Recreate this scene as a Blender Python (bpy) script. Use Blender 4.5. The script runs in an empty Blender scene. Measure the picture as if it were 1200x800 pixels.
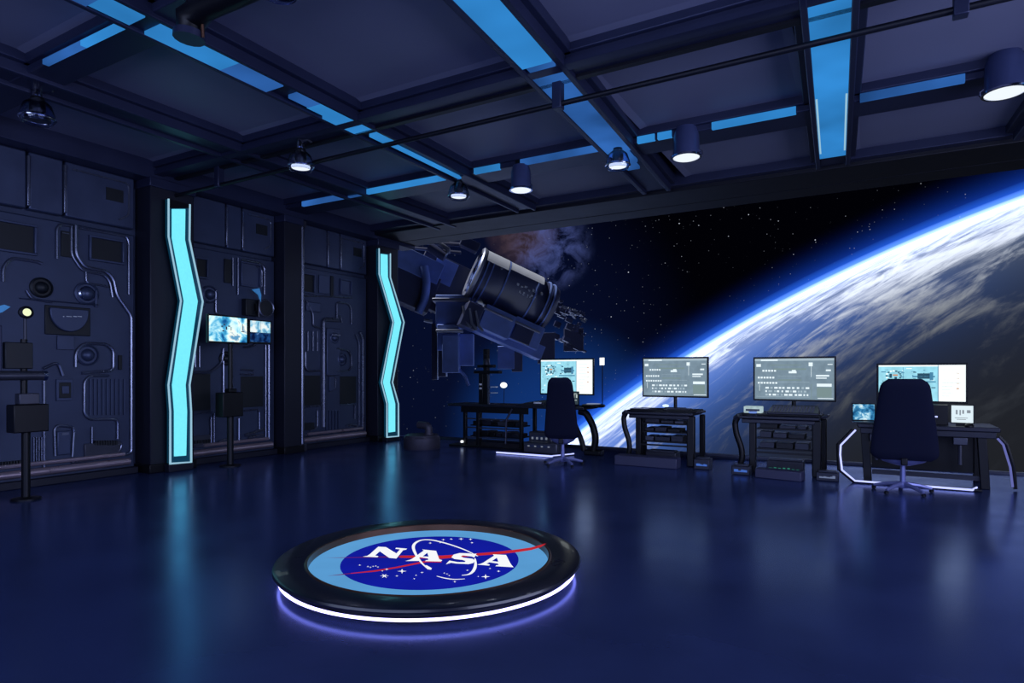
import bpy, bmesh, math, random
from mathutils import Vector, Matrix
random.seed(7)
S = bpy.context.scene
COL = S.collection
PI = math.pi
R = math.radians

# ------------------------------------------------------------------ camera
FPX, YAW, HOR, EYE = 735.0, R(29.74), 437.0, 1.5        # focal length in px (1200 wide), yaw, horizon row, eye height
cy, sy = math.cos(YAW), math.sin(YAW)
cd = bpy.data.cameras.new('camera')
cam = bpy.data.objects.new('camera', cd)
COL.objects.link(cam)
cam.location = (0, 0, EYE)
cam.rotation_euler = (PI / 2, 0, YAW)
cd.sensor_width = 36
cd.lens = 36 * FPX / 1200
cd.shift_y = (HOR - 400) / 1200
cd.clip_start = 0.05
cd.clip_end = 20000
S.camera = cam

def ray(px, py):
    a = (px - 600) / FPX
    return Vector((cy * a - sy, sy * a + cy, (HOR - py) / FPX))

def on_x(px, py, X):            # measured pixel -> point of the plane x = X
    d = ray(px, py); t = X / d.x
    return Vector((X, t * d.y, EYE + t * d.z))

def on_z(px, py, Z):            # measured pixel -> point of the plane z = Z
    d = ray(px, py); t = (Z - EYE) / d.z
    return Vector((t * d.x, t * d.y, Z))

def at(px, py, depth):          # measured pixel -> point at a depth along the view
    d = ray(px, py)
    return Vector((0, 0, EYE)) + d * depth

# ------------------------------------------------------------------ colour and exposure
def lin(c):
    o = []
    for v in c[:3]:
        v = v / 255.0
        o.append(v / 12.92 if v <= 0.04045 else ((v + 0.055) / 1.055) ** 2.4)
    return (o[0], o[1], o[2], 1.0)

S.view_settings.view_transform = 'Standard'
S.view_settings.look = 'None'
S.view_settings.gamma = 1
S.view_settings.exposure = 0.0
S.view_settings.use_curve_mapping = False

# ------------------------------------------------------------------ sky: black space, stars, blue haze, a small nebula
W = bpy.data.worlds.new('space')
S.world = W
W.use_nodes = True
nt = W.node_tree
nt.nodes.clear()
def wn(t, **k):
    n = nt.nodes.new(t)
    for a, b in k.items(): setattr(n, a, b)
    return n
def wl(a, b): nt.links.new(a, b)
wtc = wn('ShaderNodeTexCoord')
DIR = wtc.outputs['Generated']
def wmath(op, a, b=None, c=None, clamp=False):
    n = wn('ShaderNodeMath', operation=op, use_clamp=clamp)
    for i, v in enumerate((a, b, c)):
        if v is None: continue
        if isinstance(v, (int, float)): n.inputs[i].default_value = v
        else: wl(v, n.inputs[i])
    return n.outputs[0]
def wmask(px, py, inner, outer):
    d = ray(px, py).normalized()
    n = wn('ShaderNodeVectorMath', operation='DOT_PRODUCT')
    wl(DIR, n.inputs[0]); n.inputs[1].default_value = d
    m = wn('ShaderNodeMapRange', interpolation_type='SMOOTHSTEP')
    wl(n.outputs['Value'], m.inputs[0])
    m.inputs[1].default_value = math.cos(R(outer)); m.inputs[2].default_value = math.cos(R(inner))
    return m.outputs[0]
def wmix(fac, a, b, blend='MIX'):
    n = wn('ShaderNodeMix', data_type='RGBA', blend_type=blend)
    if isinstance(fac, float): n.inputs[0].default_value = fac
    else: wl(fac, n.inputs[0])
    for i, v in ((6, a), (7, b)):
        if isinstance(v, tuple): n.inputs[i].default_value = v
        else: wl(v, n.inputs[i])
    return n.outputs[2]
def wstars(scale, radius, keep, gain):
    v = wn('ShaderNodeVectorMath', operation='SCALE'); wl(DIR, v.inputs[0]); v.inputs[3].default_value = scale
    n = wn('ShaderNodeTexVoronoi'); wl(v.outputs[0], n.inputs['Vector']); n.inputs['Scale'].default_value = 1
    sep = wn('ShaderNodeSeparateColor'); wl(n.outputs['Color'], sep.inputs[0])
    k = wmath('GREATER_THAN', sep.outputs[0], keep)
    d = wn('ShaderNodeMapRange'); wl(n.outputs['Distance'], d.inputs[0])
    d.inputs[1].default_value = radius; d.inputs[2].default_value = radius * .35
    b = wmath('POWER', sep.outputs[1], 2.5)
    return wmath('MULTIPLY', wmath('MULTIPLY', k, d.outputs[0]), wmath('MULTIPLY', b, gain))
col = wmix(wmask(560, 420, 2, 21), (0.0004, 0.0004, 0.0016, 1), lin((6, 13, 40)))
col = wmix(wmask(655, 505, 0, 11), col, lin((16, 50, 112)))
nz = wn('ShaderNodeTexNoise'); wl(DIR, nz.inputs['Vector'])
nz.inputs['Scale'].default_value = 30; nz.inputs['Detail'].default_value = 10; nz.inputs['Roughness'].default_value = .68; nz.inputs['Distortion'].default_value = .5
nr = wn('ShaderNodeMapRange'); wl(nz.outputs['Fac'], nr.inputs[0]); nr.inputs[1].default_value = .38; nr.inputs[2].default_value = .72
col = wmix(wmath('MULTIPLY', wmask(612, 272, 0.4, 3.6), wmath('MULTIPLY_ADD', nr.outputs[0], .7, .3)), col, lin((84, 66, 72)))
nr2 = wn('ShaderNodeMapRange'); wl(nz.outputs['Fac'], nr2.inputs[0]); nr2.inputs[1].default_value = .42; nr2.inputs[2].default_value = .7
col = wmix(wmath('MULTIPLY', wmask(645, 290, 0.4, 4.2), nr2.outputs[0]), col, lin((70, 82, 140)))
st = wmath('ADD', wstars(105, .10, .62, 1.3), wstars(210, .16, .66, .5))
vs = wn('ShaderNodeTexNoise'); wl(DIR, vs.inputs['Vector']); vs.inputs['Scale'].default_value = 5
vr = wn('ShaderNodeMapRange'); wl(vs.outputs['Fac'], vr.inputs[0]); vr.inputs[1].default_value = .3; vr.inputs[2].default_value = .6
stc = wn('ShaderNodeMix', data_type='RGBA'); stc.inputs[6].default_value = (0, 0, 0, 1); stc.inputs[7].default_value = (.8, .85, 1, 1)
stc.clamp_factor = False
wl(wmath('MULTIPLY', st, vr.outputs[0]), stc.inputs[0])
col = wmix(1.0, col, stc.outputs[2], 'ADD')
bg = wn('ShaderNodeBackground'); wl(col, bg.inputs[0]); bg.inputs[1].default_value = 1.0
wo = wn('ShaderNodeOutputWorld'); wl(bg.outputs[0], wo.inputs[0])

# ------------------------------------------------------------------ sun (above and slightly behind the room: the roof shades the inside)
sd = bpy.data.lights.new('sun', 'SUN')
sd.energy = 4.2; sd.angle = R(.5); sd.color = (1, .99, .97)
sun = bpy.data.objects.new('sun', sd); COL.objects.link(sun)
SUN = Vector((-.42, -.12, .88)).normalized()
sun.rotation_euler = SUN.to_track_quat('Z', 'Y').to_euler()
sun.location = (0, 0, 60)

# added unseen fill lights, behind the camera and off to its right
def area(name, loc, size, power, color, rot=(0, 0, 0), sizey=None):
    l = bpy.data.lights.new(name, 'AREA'); l.energy = power; l.color = color
    l.shape = 'RECTANGLE'; l.size = size; l.size_y = sizey or size
    o = bpy.data.objects.new(name, l); COL.objects.link(o); o.location = loc; o.rotation_euler = rot
    return o
area('fill_light', (-2.2, -3.4, 2.4), 10.0, 340, (.52, .62, 1.0), (R(90), 0, 0), 3.0)
area('fill_light', (4.7, 3.6, 2.3), 8.0, 440, (.60, .66, 1.0), (R(90), 0, R(90)), 3.0)

# ------------------------------------------------------------------ mesh builder
class MB:
    def __init__(s): s.v = []; s.f = []; s.m = []; s.mi = 0
    def add(s, vs, fs):
        b = len(s.v); s.v += [tuple(v) for v in vs]
        for f in fs: s.f.append([i + b for i in f]); s.m.append(s.mi)
        return s
    def box(s, x0, x1, y0, y1, z0, z1):
        v = [(x, y, z) for z in (z0, z1) for y in (y0, y1) for x in (x0, x1)]
        return s.add(v, [(0, 2, 3, 1), (4, 5, 7, 6), (0, 1, 5, 4), (2, 6, 7, 3), (0, 4, 6, 2), (1, 3, 7, 5)])
    def obox(s, c, ax, h):
        c = Vector(c); v = []
        for k in (-1, 1):
            for j in (-1, 1):
                for i in (-1, 1): v.append(c + ax[0] * h[0] * i + ax[1] * h[1] * j + ax[2] * h[2] * k)
        return s.add(v, [(0, 2, 3, 1), (4, 5, 7, 6), (0, 1, 5, 4), (2, 6, 7, 3), (0, 4, 6, 2), (1, 3, 7, 5)])
    def prism(s, a, b):           # two matching outlines (lists of 3-D points)
        n = len(a)
        return s.add(list(a) + list(b), [list(range(n))[::-1], list(range(n, 2 * n))] +
                     [(i, (i + 1) % n, n + (i + 1) % n, n + i) for i in range(n)])
    def poly(s, a): return s.add(a, [list(range(len(a)))])
    def ringed(s, rings, cap=True, closed=False):
        n = len(rings[0]); v = [p for r in rings for p in r]; f = []
        k = len(rings)
        for i in range(k if closed else k - 1):
            a = i * n; b = ((i + 1) % k) * n
            for j in range(n): f.append((a + j, a + (j + 1) % n, b + (j + 1) % n, b + j))
        if cap and not closed: f += [list(range(n))[::-1], [(k - 1) * n + j for j in range(n)]]
        return s.add(v, f)
    def tube(s, pts, r, n=8, closed=False):
        P = [Vector(p) for p in pts]; k = len(P); rings = []
        t0 = (P[1] - P[0]).normalized()
        up = Vector((0, 0, 1)) if abs(t0.z) < .9 else Vector((1, 0, 0))
        nn = (up - t0 * up.dot(t0)).normalized()
        for i in range(k):
            if closed: a = P[i] - P[i - 1]; b = P[(i + 1) % k] - P[i]
            else:
                a = P[i] - P[i - 1] if i else P[1] - P[0]
                b = P[i + 1] - P[i] if i < k - 1 else a
            a = a.normalized(); b = b.normalized(); t = (a + b)
            t = t.normalized() if t.length > 1e-6 else a
            nn = (nn - t * nn.dot(t)); nn = nn.normalized() if nn.length > 1e-6 else Vector((0, 0, 1))
            bb = t.cross(nn)
            rr = r[i] if isinstance(r, (list, tuple)) else r
            mit = 1 / max(.55, a.dot(t))
            rings.append([P[i] + (nn * math.cos(q) + bb * math.sin(q)) * rr * mit for q in [2 * PI * j / n for j in range(n)]])
        return s.ringed(rings, cap=True, closed=closed)
    def lathe(s, prof, n=24, c=(0, 0, 0), ax=None, ring=False):
        c = Vector(c); ax = ax or (Vector((1, 0, 0)), Vector((0, 1, 0)), Vector((0, 0, 1)))
        rings = [[c + (ax[0] * math.cos(q) + ax[1] * math.sin(q)) * max(r, 1e-4) + ax[2] * z for q in [2 * PI * j / n for j in range(n)]] for r, z in prof]
        return s.ringed(rings, cap=not ring, closed=ring)
    def loft(s, rows, n=20, e=3.0):   # rows: (cx, cy, cz, rx, ry)
        rings = []
        for x, y, z, rx, ry in rows:
            ring = []
            for j in range(n):
                q = 2 * PI * j / n; c, d = math.cos(q), math.sin(q)
                ring.append((x + rx * math.copysign(abs(c) ** (2 / e), c), y + ry * math.copysign(abs(d) ** (2 / e), d), z))
            rings.append(ring)
        return s.ringed(rings)
    def build(s, name, mats, parent=None, bevel=0, smooth=True, loc=None, flip=True):
        me = bpy.data.meshes.new(name)
        me.from_pydata(s.v, [], s.f)
        if not isinstance(mats, (list, tuple)): mats = [mats]
        for m in mats: me.materials.append(m)
        for p, mi in zip(me.polygons, s.m): p.material_index = mi
        if flip:
            b = bmesh.new(); b.from_mesh(me); bmesh.ops.recalc_face_normals(b, faces=b.faces); b.to_mesh(me); b.free()
        if smooth:
            me.polygons.foreach_set('use_smooth', [True] * len(me.polygons))
            me.set_sharp_from_angle(angle=R(38))
        o = bpy.data.objects.new(name, me); COL.objects.link(o)
        if parent:
            o.parent = parent
        if loc: o.location = loc
        if bevel:
            mo = o.modifiers.new('bevel', 'BEVEL'); mo.width = bevel; mo.segments = 2; mo.limit_method = 'ANGLE'; mo.angle_limit = R(40)
        return o

def tag(o, label=None, cat=None, group=None, kind=None):
    if label: o['label'] = label
    if cat: o['category'] = cat
    if group: o['group'] = group
    if kind: o['kind'] = kind
    return o
def thing(name, label, cat, loc=(0, 0, 0), rz=0, group=None):
    o = bpy.data.objects.new(name, None); COL.objects.link(o)
    o.location = loc; o.rotation_euler = (0, 0, rz); o.empty_display_size = .1
    return tag(o, label, cat, group)
def kids(o): return [c for c in bpy.data.objects if c.parent == o]
def dup(root, loc, rz, label, group=None):
    r = root.copy(); COL.objects.link(r); r.location = loc; r.rotation_euler = (0, 0, rz); r['label'] = label
    if group: r['group'] = group
    for ch in kids(root):
        c = ch.copy(); COL.objects.link(c); c.parent = r
        for g in kids(ch):
            d = g.copy(); COL.objects.link(d); d.parent = c
    return r
AX = (Vector((1, 0, 0)), Vector((0, 1, 0)), Vector((0, 0, 1)))

# ------------------------------------------------------------------ materials
def mat(name, rgb, rough=.5, metal=0., var=.25, scale=6., bump=.0, bscale=40., coat=0., spec=.5, emit=None, es=0., alpha=None, trans=0.):
    m = bpy.data.materials.new(name); m.use_nodes = True
    t = m.node_tree; b = t.nodes['Principled BSDF']
    c = lin(rgb)
    tc = t.nodes.new('ShaderNodeTexCoord')
    n = t.nodes.new('ShaderNodeTexNoise'); n.inputs['Scale'].default_value = scale; n.inputs['Detail'].default_value = 5
    t.links.new(tc.outputs['Object'], n.inputs['Vector'])
    mx = t.nodes.new('ShaderNodeMix'); mx.data_type = 'RGBA'
    mx.inputs[6].default_value = tuple(x * (1 - var) for x in c[:3]) + (1,)
    mx.inputs[7].default_value = tuple(min(1, x * (1 + var)) for x in c[:3]) + (1,)
    t.links.new(n.outputs['Fac'], mx.inputs[0]); t.links.new(mx.outputs[2], b.inputs['Base Color'])
    mr = t.nodes.new('ShaderNodeMapRange'); mr.inputs[3].default_value = max(0, rough - .07); mr.inputs[4].default_value = min(1, rough + .07)
    t.links.new(n.outputs['Fac'], mr.inputs[0]); t.links.new(mr.outputs[0], b.inputs['Roughness'])
    b.inputs['Metallic'].default_value = metal
    b.inputs['Coat Weight'].default_value = coat
    b.inputs['Specular IOR Level'].default_value = spec
    if trans: b.inputs['Transmission Weight'].default_value = trans
    if emit:
        b.inputs['Emission Color'].default_value = lin(emit); b.inputs['Emission Strength'].default_value = es
    if bump:
        n2 = t.nodes.new('ShaderNodeTexNoise'); n2.inputs['Scale'].default_value = bscale; n2.inputs['Detail'].default_value = 4
        t.links.new(tc.outputs['Object'], n2.inputs['Vector'])
        bp = t.nodes.new('ShaderNodeBump'); bp.inputs['Strength'].default_value = bump; bp.inputs['Distance'].default_value = .01
        t.links.new(n2.outputs['Fac'], bp.inputs['Height']); t.links.new(bp.outputs[0], b.inputs['Normal'])
    return m
def glow(name, rgb, strength=1., var=0., scale=8.):
    m = bpy.data.materials.new(name); m.use_nodes = True
    t = m.node_tree; t.nodes.clear()
    e = t.nodes.new('ShaderNodeEmission'); o = t.nodes.new('ShaderNodeOutputMaterial')
    c = lin(rgb); e.inputs[0].default_value = c; e.inputs[1].default_value = strength
    if var:
        tc = t.nodes.new('ShaderNodeTexCoord'); n = t.nodes.new('ShaderNodeTexNoise'); n.inputs['Scale'].default_value = scale
        t.links.new(tc.outputs['Object'], n.inputs['Vector'])
        mr = t.nodes.new('ShaderNodeMapRange'); mr.inputs[1].default_value = .3; mr.inputs[2].default_value = .7
        mr.inputs[3].default_value = strength * (1 - var); mr.inputs[4].default_value = strength * (1 + var)
        t.links.new(n.outputs['Fac'], mr.inputs[0]); t.links.new(mr.outputs[0], e.inputs[1])
    t.links.new(e.outputs[0], o.inputs[0])
    return m
def screen_noise(name, stops, scale, strength):
    m = bpy.data.materials.new(name); m.use_nodes = True
    t = m.node_tree; t.nodes.clear()
    tc = t.nodes.new('ShaderNodeTexCoord'); n = t.nodes.new('ShaderNodeTexNoise'); n.inputs['Scale'].default_value = scale
    n.inputs['Detail'].default_value = 6; n.inputs['Distortion'].default_value = .6
    t.links.new(tc.outputs['Object'], n.inputs['Vector'])
    r = t.nodes.new('ShaderNodeValToRGB'); el = r.color_ramp.elements
    el[0].position, el[0].color = stops[0][0], lin(stops[0][1]); el[1].position, el[1].color = stops[-1][0], lin(stops[-1][1])
    for p, c in stops[1:-1]: k = el.new(p); k.color = lin(c)
    t.links.new(n.outputs['Fac'], r.inputs[0])
    e = t.nodes.new('ShaderNodeEmission'); e.inputs[1].default_value = strength; o = t.nodes.new('ShaderNodeOutputMaterial')
    t.links.new(r.outputs[0], e.inputs[0]); t.links.new(e.outputs[0], o.inputs[0])
    return m

M_floor = mat('floor_epoxy', (60, 73, 120), rough=.23, metal=.4, var=.30, scale=1.6, bump=.02, bscale=9, spec=.6)
M_floor.node_tree.nodes['Principled BSDF'].inputs['Specular Tint'].default_value = (.26, .46, 1, 1)
M_ceil = mat('ceiling_panel_paint', (106, 110, 138), rough=.55, var=.12, scale=1.2, bump=.03, bscale=30)
M_beam = mat('dark_beam_metal', (40, 46, 76), rough=.42, metal=.4, var=.2, scale=2)
M_beamd = mat('black_beam_metal', (11, 14, 29), rough=.5, metal=.3, var=.2, scale=2)
M_wall = mat('wall_steel', (58, 68, 96), rough=.46, metal=.45, var=.22, scale=3, bump=.06, bscale=25)
M_wall2 = mat('panel_steel', (66, 76, 106), rough=.42, metal=.5, var=.22, scale=4, bump=.06, bscale=30)
M_rib = mat('polished_rib_steel', (124, 130, 152), rough=.28, metal=.85, var=.12, scale=5)
M_recess = mat('dark_recess', (20, 25, 34), rough=.5, metal=.2, var=.3, scale=5)
M_lamp = mat('lamp_shell_paint', (66, 76, 118), rough=.35, metal=.4, var=.15)
M_pillar = mat('pillar_paint', (22, 25, 42), rough=.5, metal=.2, var=.15, scale=2)
M_black = mat('black_metal', (13, 14, 22), rough=.42, metal=.4, var=.25, scale=8)
M_desk = mat('desk_charcoal', (34, 36, 52), rough=.36, metal=.3, var=.25, scale=7)
M_grey = mat('grey_metal', (72, 74, 88), rough=.35, metal=.6, var=.2, scale=8)
M_chair = mat('navy_upholstery', (11, 16, 42), rough=.85, spec=.2, var=.12, scale=12, bump=.15, bscale=220)
M_chrome = mat('chrome', (190, 195, 215), rough=.14, metal=1., var=.05)
M_base = mat('brushed_chair_metal', (128, 134, 190), rough=.35, metal=.45, var=.1)
M_glass = mat('clear_glass', (215, 225, 255), rough=.04, var=.02, trans=1.0)
M_brown = mat('bronze_edge', (96, 66, 52), rough=.32, metal=.6, var=.2)
M_ring = mat('platform_black_gloss', (15, 18, 36), rough=.3, metal=.1, var=.2, scale=5, coat=.2)
M_white = mat('white_plastic', (210, 215, 222), rough=.4, var=.04)
M_barrel = mat('dull_steel_drum', (70, 68, 84), rough=.5, metal=.4, var=.25, scale=6)
M_step = mat('slate_step', (54, 56, 86), rough=.5, var=.15, scale=5)

E_blue = glow('blue_strip_light', (48, 132, 204), .92, .25, .9)
E_blue2 = glow('dim_blue_strip_light', (46, 98, 172), .8, .45, 1.1)
E_cyan = glow('cyan_light_panel', (118, 232, 250), 1.08, .03, 30)
E_edge = glow('pale_edge_light', (160, 208, 232), .85)
E_teal = mat('dark_teal_border', (10, 62, 84), rough=.3, var=.1, emit=(10, 70, 92), es=.35)
E_lamp = glow('lamp_lens', (232, 240, 250), 1.1)
E_rim = glow('lamp_rim', (190, 205, 240), .8)
E_violet = glow('violet_led', (186, 178, 255), 4.2)
E_rail = glow('lilac_led_rail', (178, 186, 255), 1.5)
E_white = glow('white_light', (245, 250, 255), 1.3)

# ------------------------------------------------------------------ room shell
WX = -9.65           # left wall plane
WY = 11.75           # window plane
ZC, ZB = 4.69, 4.5   # coffer and beam undersides
floor = tag(MB().box(WX - .2, 5, -4, WY, -.2, 0).build('floor', M_floor), kind='structure')
wall_left = tag(MB().box(WX - .25, WX - .1, -4, 11.6, 0, 5).build('wall_left', M_wall), kind='structure')
tag(MB().box(5, 5.2, -4, WY, 0, 5).build('wall_right', M_wall), kind='structure')
tag(MB().box(WX - .2, 5.2, -4.2, -4, 0, 5).build('wall_back', M_wall), kind='structure')
ceiling = tag(MB().box(WX - .25, 5.2, -4.2, WY + .1, 5.0, 5.2).build('ceiling', M_beamd), kind='structure')
sill = tag(MB().box(-8.9, 5, WY - .05, WY + .05, 0, .035).build('trim_1', M_grey), kind='structure')

XB = [WX, -7.6, -5.5, -2.8, -.42, 2.0, 5.0]
YB = [-4.0, -1.75, .74, 3.23, 5.72, 8.21, 10.6]
# coffer panels
for i in range(6):
    for j in range(6):
        x0, x1, y0, y1 = XB[i], XB[i + 1], YB[j], YB[j + 1]
        m = MB()
        a, b = .20, .30
        o = [(x0 + a, y0 + a), (x1 - a, y0 + a), (x1 - a, y1 - a), (x0 + a, y1 - a)]
        n = [(x0 + b, y0 + b), (x1 - b, y0 + b), (x1 - b, y1 - b), (x0 + b, y1 - b)]
        m.ringed([[(x, y, ZC + .1) for x, y in o], [(x, y, ZC - .02) for x, y in o], [(x, y, ZC) for x, y in n]], cap=True)
        m.build('ceiling_panel', M_ceil, ceiling, smooth=False)

# beams along the window direction (x)
def x_beam(Y, strips, w=.17, z=ZB + .02, groove=False, hgt=.10):
    m = MB()
    m.box(WX, 5, Y - w, Y + w, z, 5.0)
    m.box(WX, 5, Y - w - .05, Y + w + .05, ZC - .10, 5.0)
    b = m.build('ceiling_beam', M_beam, ceiling, bevel=.012)
    if groove:
        MB().box(WX, 5, Y + w - .06, Y + w + .015, z - .03, z + .04).build('groove_strip', M_beamd, b)
        MB().box(WX, 5, Y - w - .03, Y - w + .1, z - .035, z + .02).build('edge_rail', M_beam, b)
    for x0, x1, mt in strips:
        MB().box(x0, x1, Y - w - .025, Y - w + .03, z - .012, z + hgt).build('light_strip', mt, b)
    return b
x_beam(-1.75, [])
x_beam(.74, [])
x_beam(3.23, [(-7.0, -6.3, E_blue2), (-6.3, -5.62, E_blue)], hgt=.035)
x_beam(5.72, [], groove=True)
x_beam(8.21, [(-8.9, -7.4, E_blue2), (-7.35, -5.75, E_blue), (-5.2, -4.75, E_blue), (-4.4, -3.1, E_blue2), (-2.65, -2.42, E_blue),
              (-2.38, -2.2, E_blue), (-1.7, -.75, E_blue), (-.1, .85, E_blue2)], w=.25, hgt=.075)
# beams along the left-wall direction (y): a dark channel round a glowing blue panel
def y_beam(X, Y0, Y1, segs, w=.24, wp=.17, skew=0., ref=6.):
    def sk(o):
        for q in o.data.vertices: q.co.x += skew * (q.co.y - ref)
        return o
    m = MB()
    m.box(X - w, X - wp, Y0, Y1, ZB - .02, 5.0)
    m.box(X + wp, X + w, Y0, Y1, ZB - .02, 5.0)
    m.box(X - w - .07, X + w + .07, Y0, Y1, ZC - .10, 5.0)
    m.box(X - wp, X + wp, Y0, Y1, ZB + .03, 5.0)
    b = sk(m.build('ceiling_beam', M_beam, ceiling, bevel=.01))
    for y0, y1, mt, dx0, dx1 in segs:
        sk(MB().box(X - wp + dx0, X + wp - dx1, y0, y1, ZB - .01, ZB + .03).build('light_panel', mt, b))
    return b
y_beam(-7.6, -4, 10.6, [])
y_beam(-5.46, -4, 10.2, [(-1.5, 2.72, E_blue2, 0, 0), (2.72, 3.05, E_blue, .03, .03), (3.2, 3.95, E_blue, 0, 0), (3.95, 4.5, E_blue2, .0, .03), (4.72, 5.0, E_blue2, .09, .02),
                       (5.0, 5.3, E_blue, .07, .02), (5.3, 5.86, E_blue, 0, 0), (6.0, 6.35, E_blue, .1, .06), (6.4, 8.0, E_blue, .12, .13)], .2, .15, -.015)
y_beam(-2.84, -4, 10.2, [(-1.5, 4.4, E_blue, 0, 0), (4.4, 5.42, E_blue, .0, .02), (5.42, 5.6, E_blue2, .04, .02), (5.66, 6.1, E_blue2, 0, 0), (6.1, 8.1, E_blue2, 0, 0), (8.1, 8.6, E_blue2, .03, .05), (8.6, 8.9, E_blue2, .06, .1)], .24, .17, -.055)
bC = y_beam(-.30, -4, 10.2, [(-1.5, 9.75, E_blue, 0, 0)], .22, .16, -.041)
y_beam(2.0, -4, 10.2, [(-1.5, 9.75, E_blue, 0, 0)], skew=-.041)
for x0, x1 in ((-.455, -.435), (-.165, -.145)):
    o = MB().box(x0, x1, 7.6, 9.5, ZB - .02, ZB - .008).build('edge_light', E_edge, bC)
    for q in o.data.vertices: q.co.x += -.041 * (q.co.y - 6)
# perimeter beam on the left wall and the deep header above the window
MB().box(WX - .1, WX + .3, -4, WY, 4.42, 5.0).build('perimeter_beam', M_beam, ceiling, bevel=.015)
hd = MB()
hd.box(WX, 5, 10.35, 11.2, 4.5, 5.0)
hd.box(WX, 5, 11.22, WY, 4.5, 5.0)
header = tag(hd.build('trim_2', M_beamd, bevel=.012), kind='structure')
MB().box(WX, 5, 10.2, 10.4, 4.56, 5.0).build('header_step', M_beam, header, bevel=.01)

# thin pipe along the second beam
pipe = thing('ceiling_pipe', 'long thin dark pipe slung just under the ceiling beams', 'pipe', (-2, 5.86, 4.27))
MB().tube([(-7.35, 0, -.02), (-3, 0, 0), (6.9, 0, .02)], .028, 10).build('pipe_tube', M_beamd, pipe)
for x in (-6.3, -.80 - 0, 2.6):
    MB().box(x - .05, x + .05, -.05, .05, -.05, .26).build('pipe_hanger', M_beam, pipe, bevel=.008)

# elbow duct in the top left
duct = thing('elbow_duct', 'black duct with an elbow end beside the crossing blue ceiling strips', 'duct', (0, 0, 0))
pd = [at(222, 40, 5.05), at(224, 22, 5.05), at(238, 10, 4.95), at(275, -6, 4.75), at(340, -36, 4.4)]
MB().tube(pd, .095, 14).build('duct_pipe', M_black, duct)
MB().tube([at(221.5, 46, 5.05), at(222, 38, 5.05)], .12, 14).build('duct_collar', M_beam, duct)
MB().tube([at(237, 27, 5.0), at(238, 44, 5.02)], .012, 6).build('duct_bracket', M_brown, duct)
MB().tube([at(222, 22, 5.05), at(222, 22, 5.05) + Vector((0, .0, .35))], .03, 8).build('duct_hanger', M_black, duct)

# ------------------------------------------------------------------ ceiling spot lamps
def spot_light(parent, z, r, power):
    l = bpy.data.lights.new('lamp_beam', 'SPOT'); l.energy = power; l.spot_size = R(130); l.spot_blend = .8; l.shadow_soft_size = r; l.color = (.70, .76, 1)
    o = bpy.data.objects.new('lamp_beam', l); COL.objects.link(o); o.parent = parent; o.location = (0, 0, z)
def can_lamp(loc, label, r=.155, h=.34, power=22, tilt=0):
    t = thing('ceiling_spotlight', label, 'lamp', loc)
    m = MB(); m.lathe([(r * .75, 0), (r * .8, -.03), (r * .92, -.1), (r * .95, -h + .06), (r, -h + .03), (r, -h), (r * .9, -h)], 28)
    m.build('lamp_body', M_lamp, t)
    MB().lathe([(r * .98, -h + .012), (r * 1.1, -h + .0), (r * 1.1, -h - .02), (r * .96, -h - .02)], 28, ring=True).build('lamp_rim', M_chrome, t)
    MB().lathe([(r * .96, -h - .012), (r * .8, -h - .03), (0.001, -h - .036)], 28).build('lamp_lens', E_lamp, t)
    MB().box(-.06, .06, -.06, .06, 0, .3).build('lamp_mount', M_black, t)
    for sx in (-1, 1):
        MB().tube([(sx * r * .9, 0, -h + .06), (sx * r * 1.12, 0, -h + .03), (sx * r * 1.12, 0, -h - .01)], .012, 6).build('lamp_clip', M_chrome, t)
    spot_light(t, -h - .05, .1, power)
    return t
def dome_lamp(loc, label, r=.16, power=16, rz=0, lens=None):
    t = thing('ceiling_dome_lamp', label, 'lamp', loc, rz)
    MB().lathe([(.04, .05), (.045, -.05), (.07, -.09), (r * .8, -.14), (r * 1.0, -.24), (r * .98, -.30), (r * .86, -.33), (r*.83,-.325), (r * .94, -.295), (r * .95, -.24), (r * .74, -.15), (.05, -.1)], 28, ring=True).build('lamp_bowl', M_glass, t)
    MB().lathe([(.06, -.06), (.075, -.12), (.075, -.2), (.05, -.25)], 18).build('lamp_socket', M_black, t)
    MB().lathe([(r * .7, -.27), (r * .74, -.285), (r * .72, -.3), (r * .6, -.306), (.001, -.308)], 28).build('lamp_lens', lens or E_lamp, t)
    rg = [(r * 1.0 * math.cos(q), r * 1.0 * math.sin(q), -.285) for q in [2 * PI * i / 32 for i in range(32)]]
    MB().tube(rg, .012, 8, closed=True).build('lamp_ring', M_chrome, t)
    MB().tube([(-.02, 0, -.02), (-.02, 0, .08), (-.0, 0, .3)], .03, 8).build('lamp_stem', M_black, t)
    MB().tube([(0, 0, .04), (.1, .0, .05), (.15, 0, .02)], .014, 6).build('lamp_bracket', M_grey, t)
    spot_light(t, -.38, .08, power)
    return t
dome_lamp((-6.32, 5.62, 4.42), 'glass dome lamp hanging under the second beam, nearest the left wall panels', rz=.3)
dome_lamp((-5.52, 8.0, 4.52), 'glass dome lamp beside a plain can lamp, left of the pair above the spacecraft')
can_lamp((-4.42, 8.0, 4.52), 'dark can spotlight right of a glass dome lamp above the spacecraft')
dome_lamp((-2.92, 7.95, 4.55), 'glass dome lamp under the end of the wide blue strip, over the black sky')
can_lamp((-2.02, 7.98, 4.6), 'dark can spotlight with bright lens, right of the dome lamp over the black sky', r=.17, h=.36)
can_lamp((1.17, 7.9, 4.70), 'large can spotlight cut by the right edge of the picture', r=.18, h=.38)
dome_lamp((-7.72, 3.3, 4.50), 'unlit looking glass dome lamp at the far left of the ceiling', power=1, rz=.8, lens=M_grey)
dome_lamp(tuple(at(327, -6, 5.0) + Vector((0, 0, .33))), 'lamp bowl cut by the top edge above the elbow duct', power=3, lens=M_grey)

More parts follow.
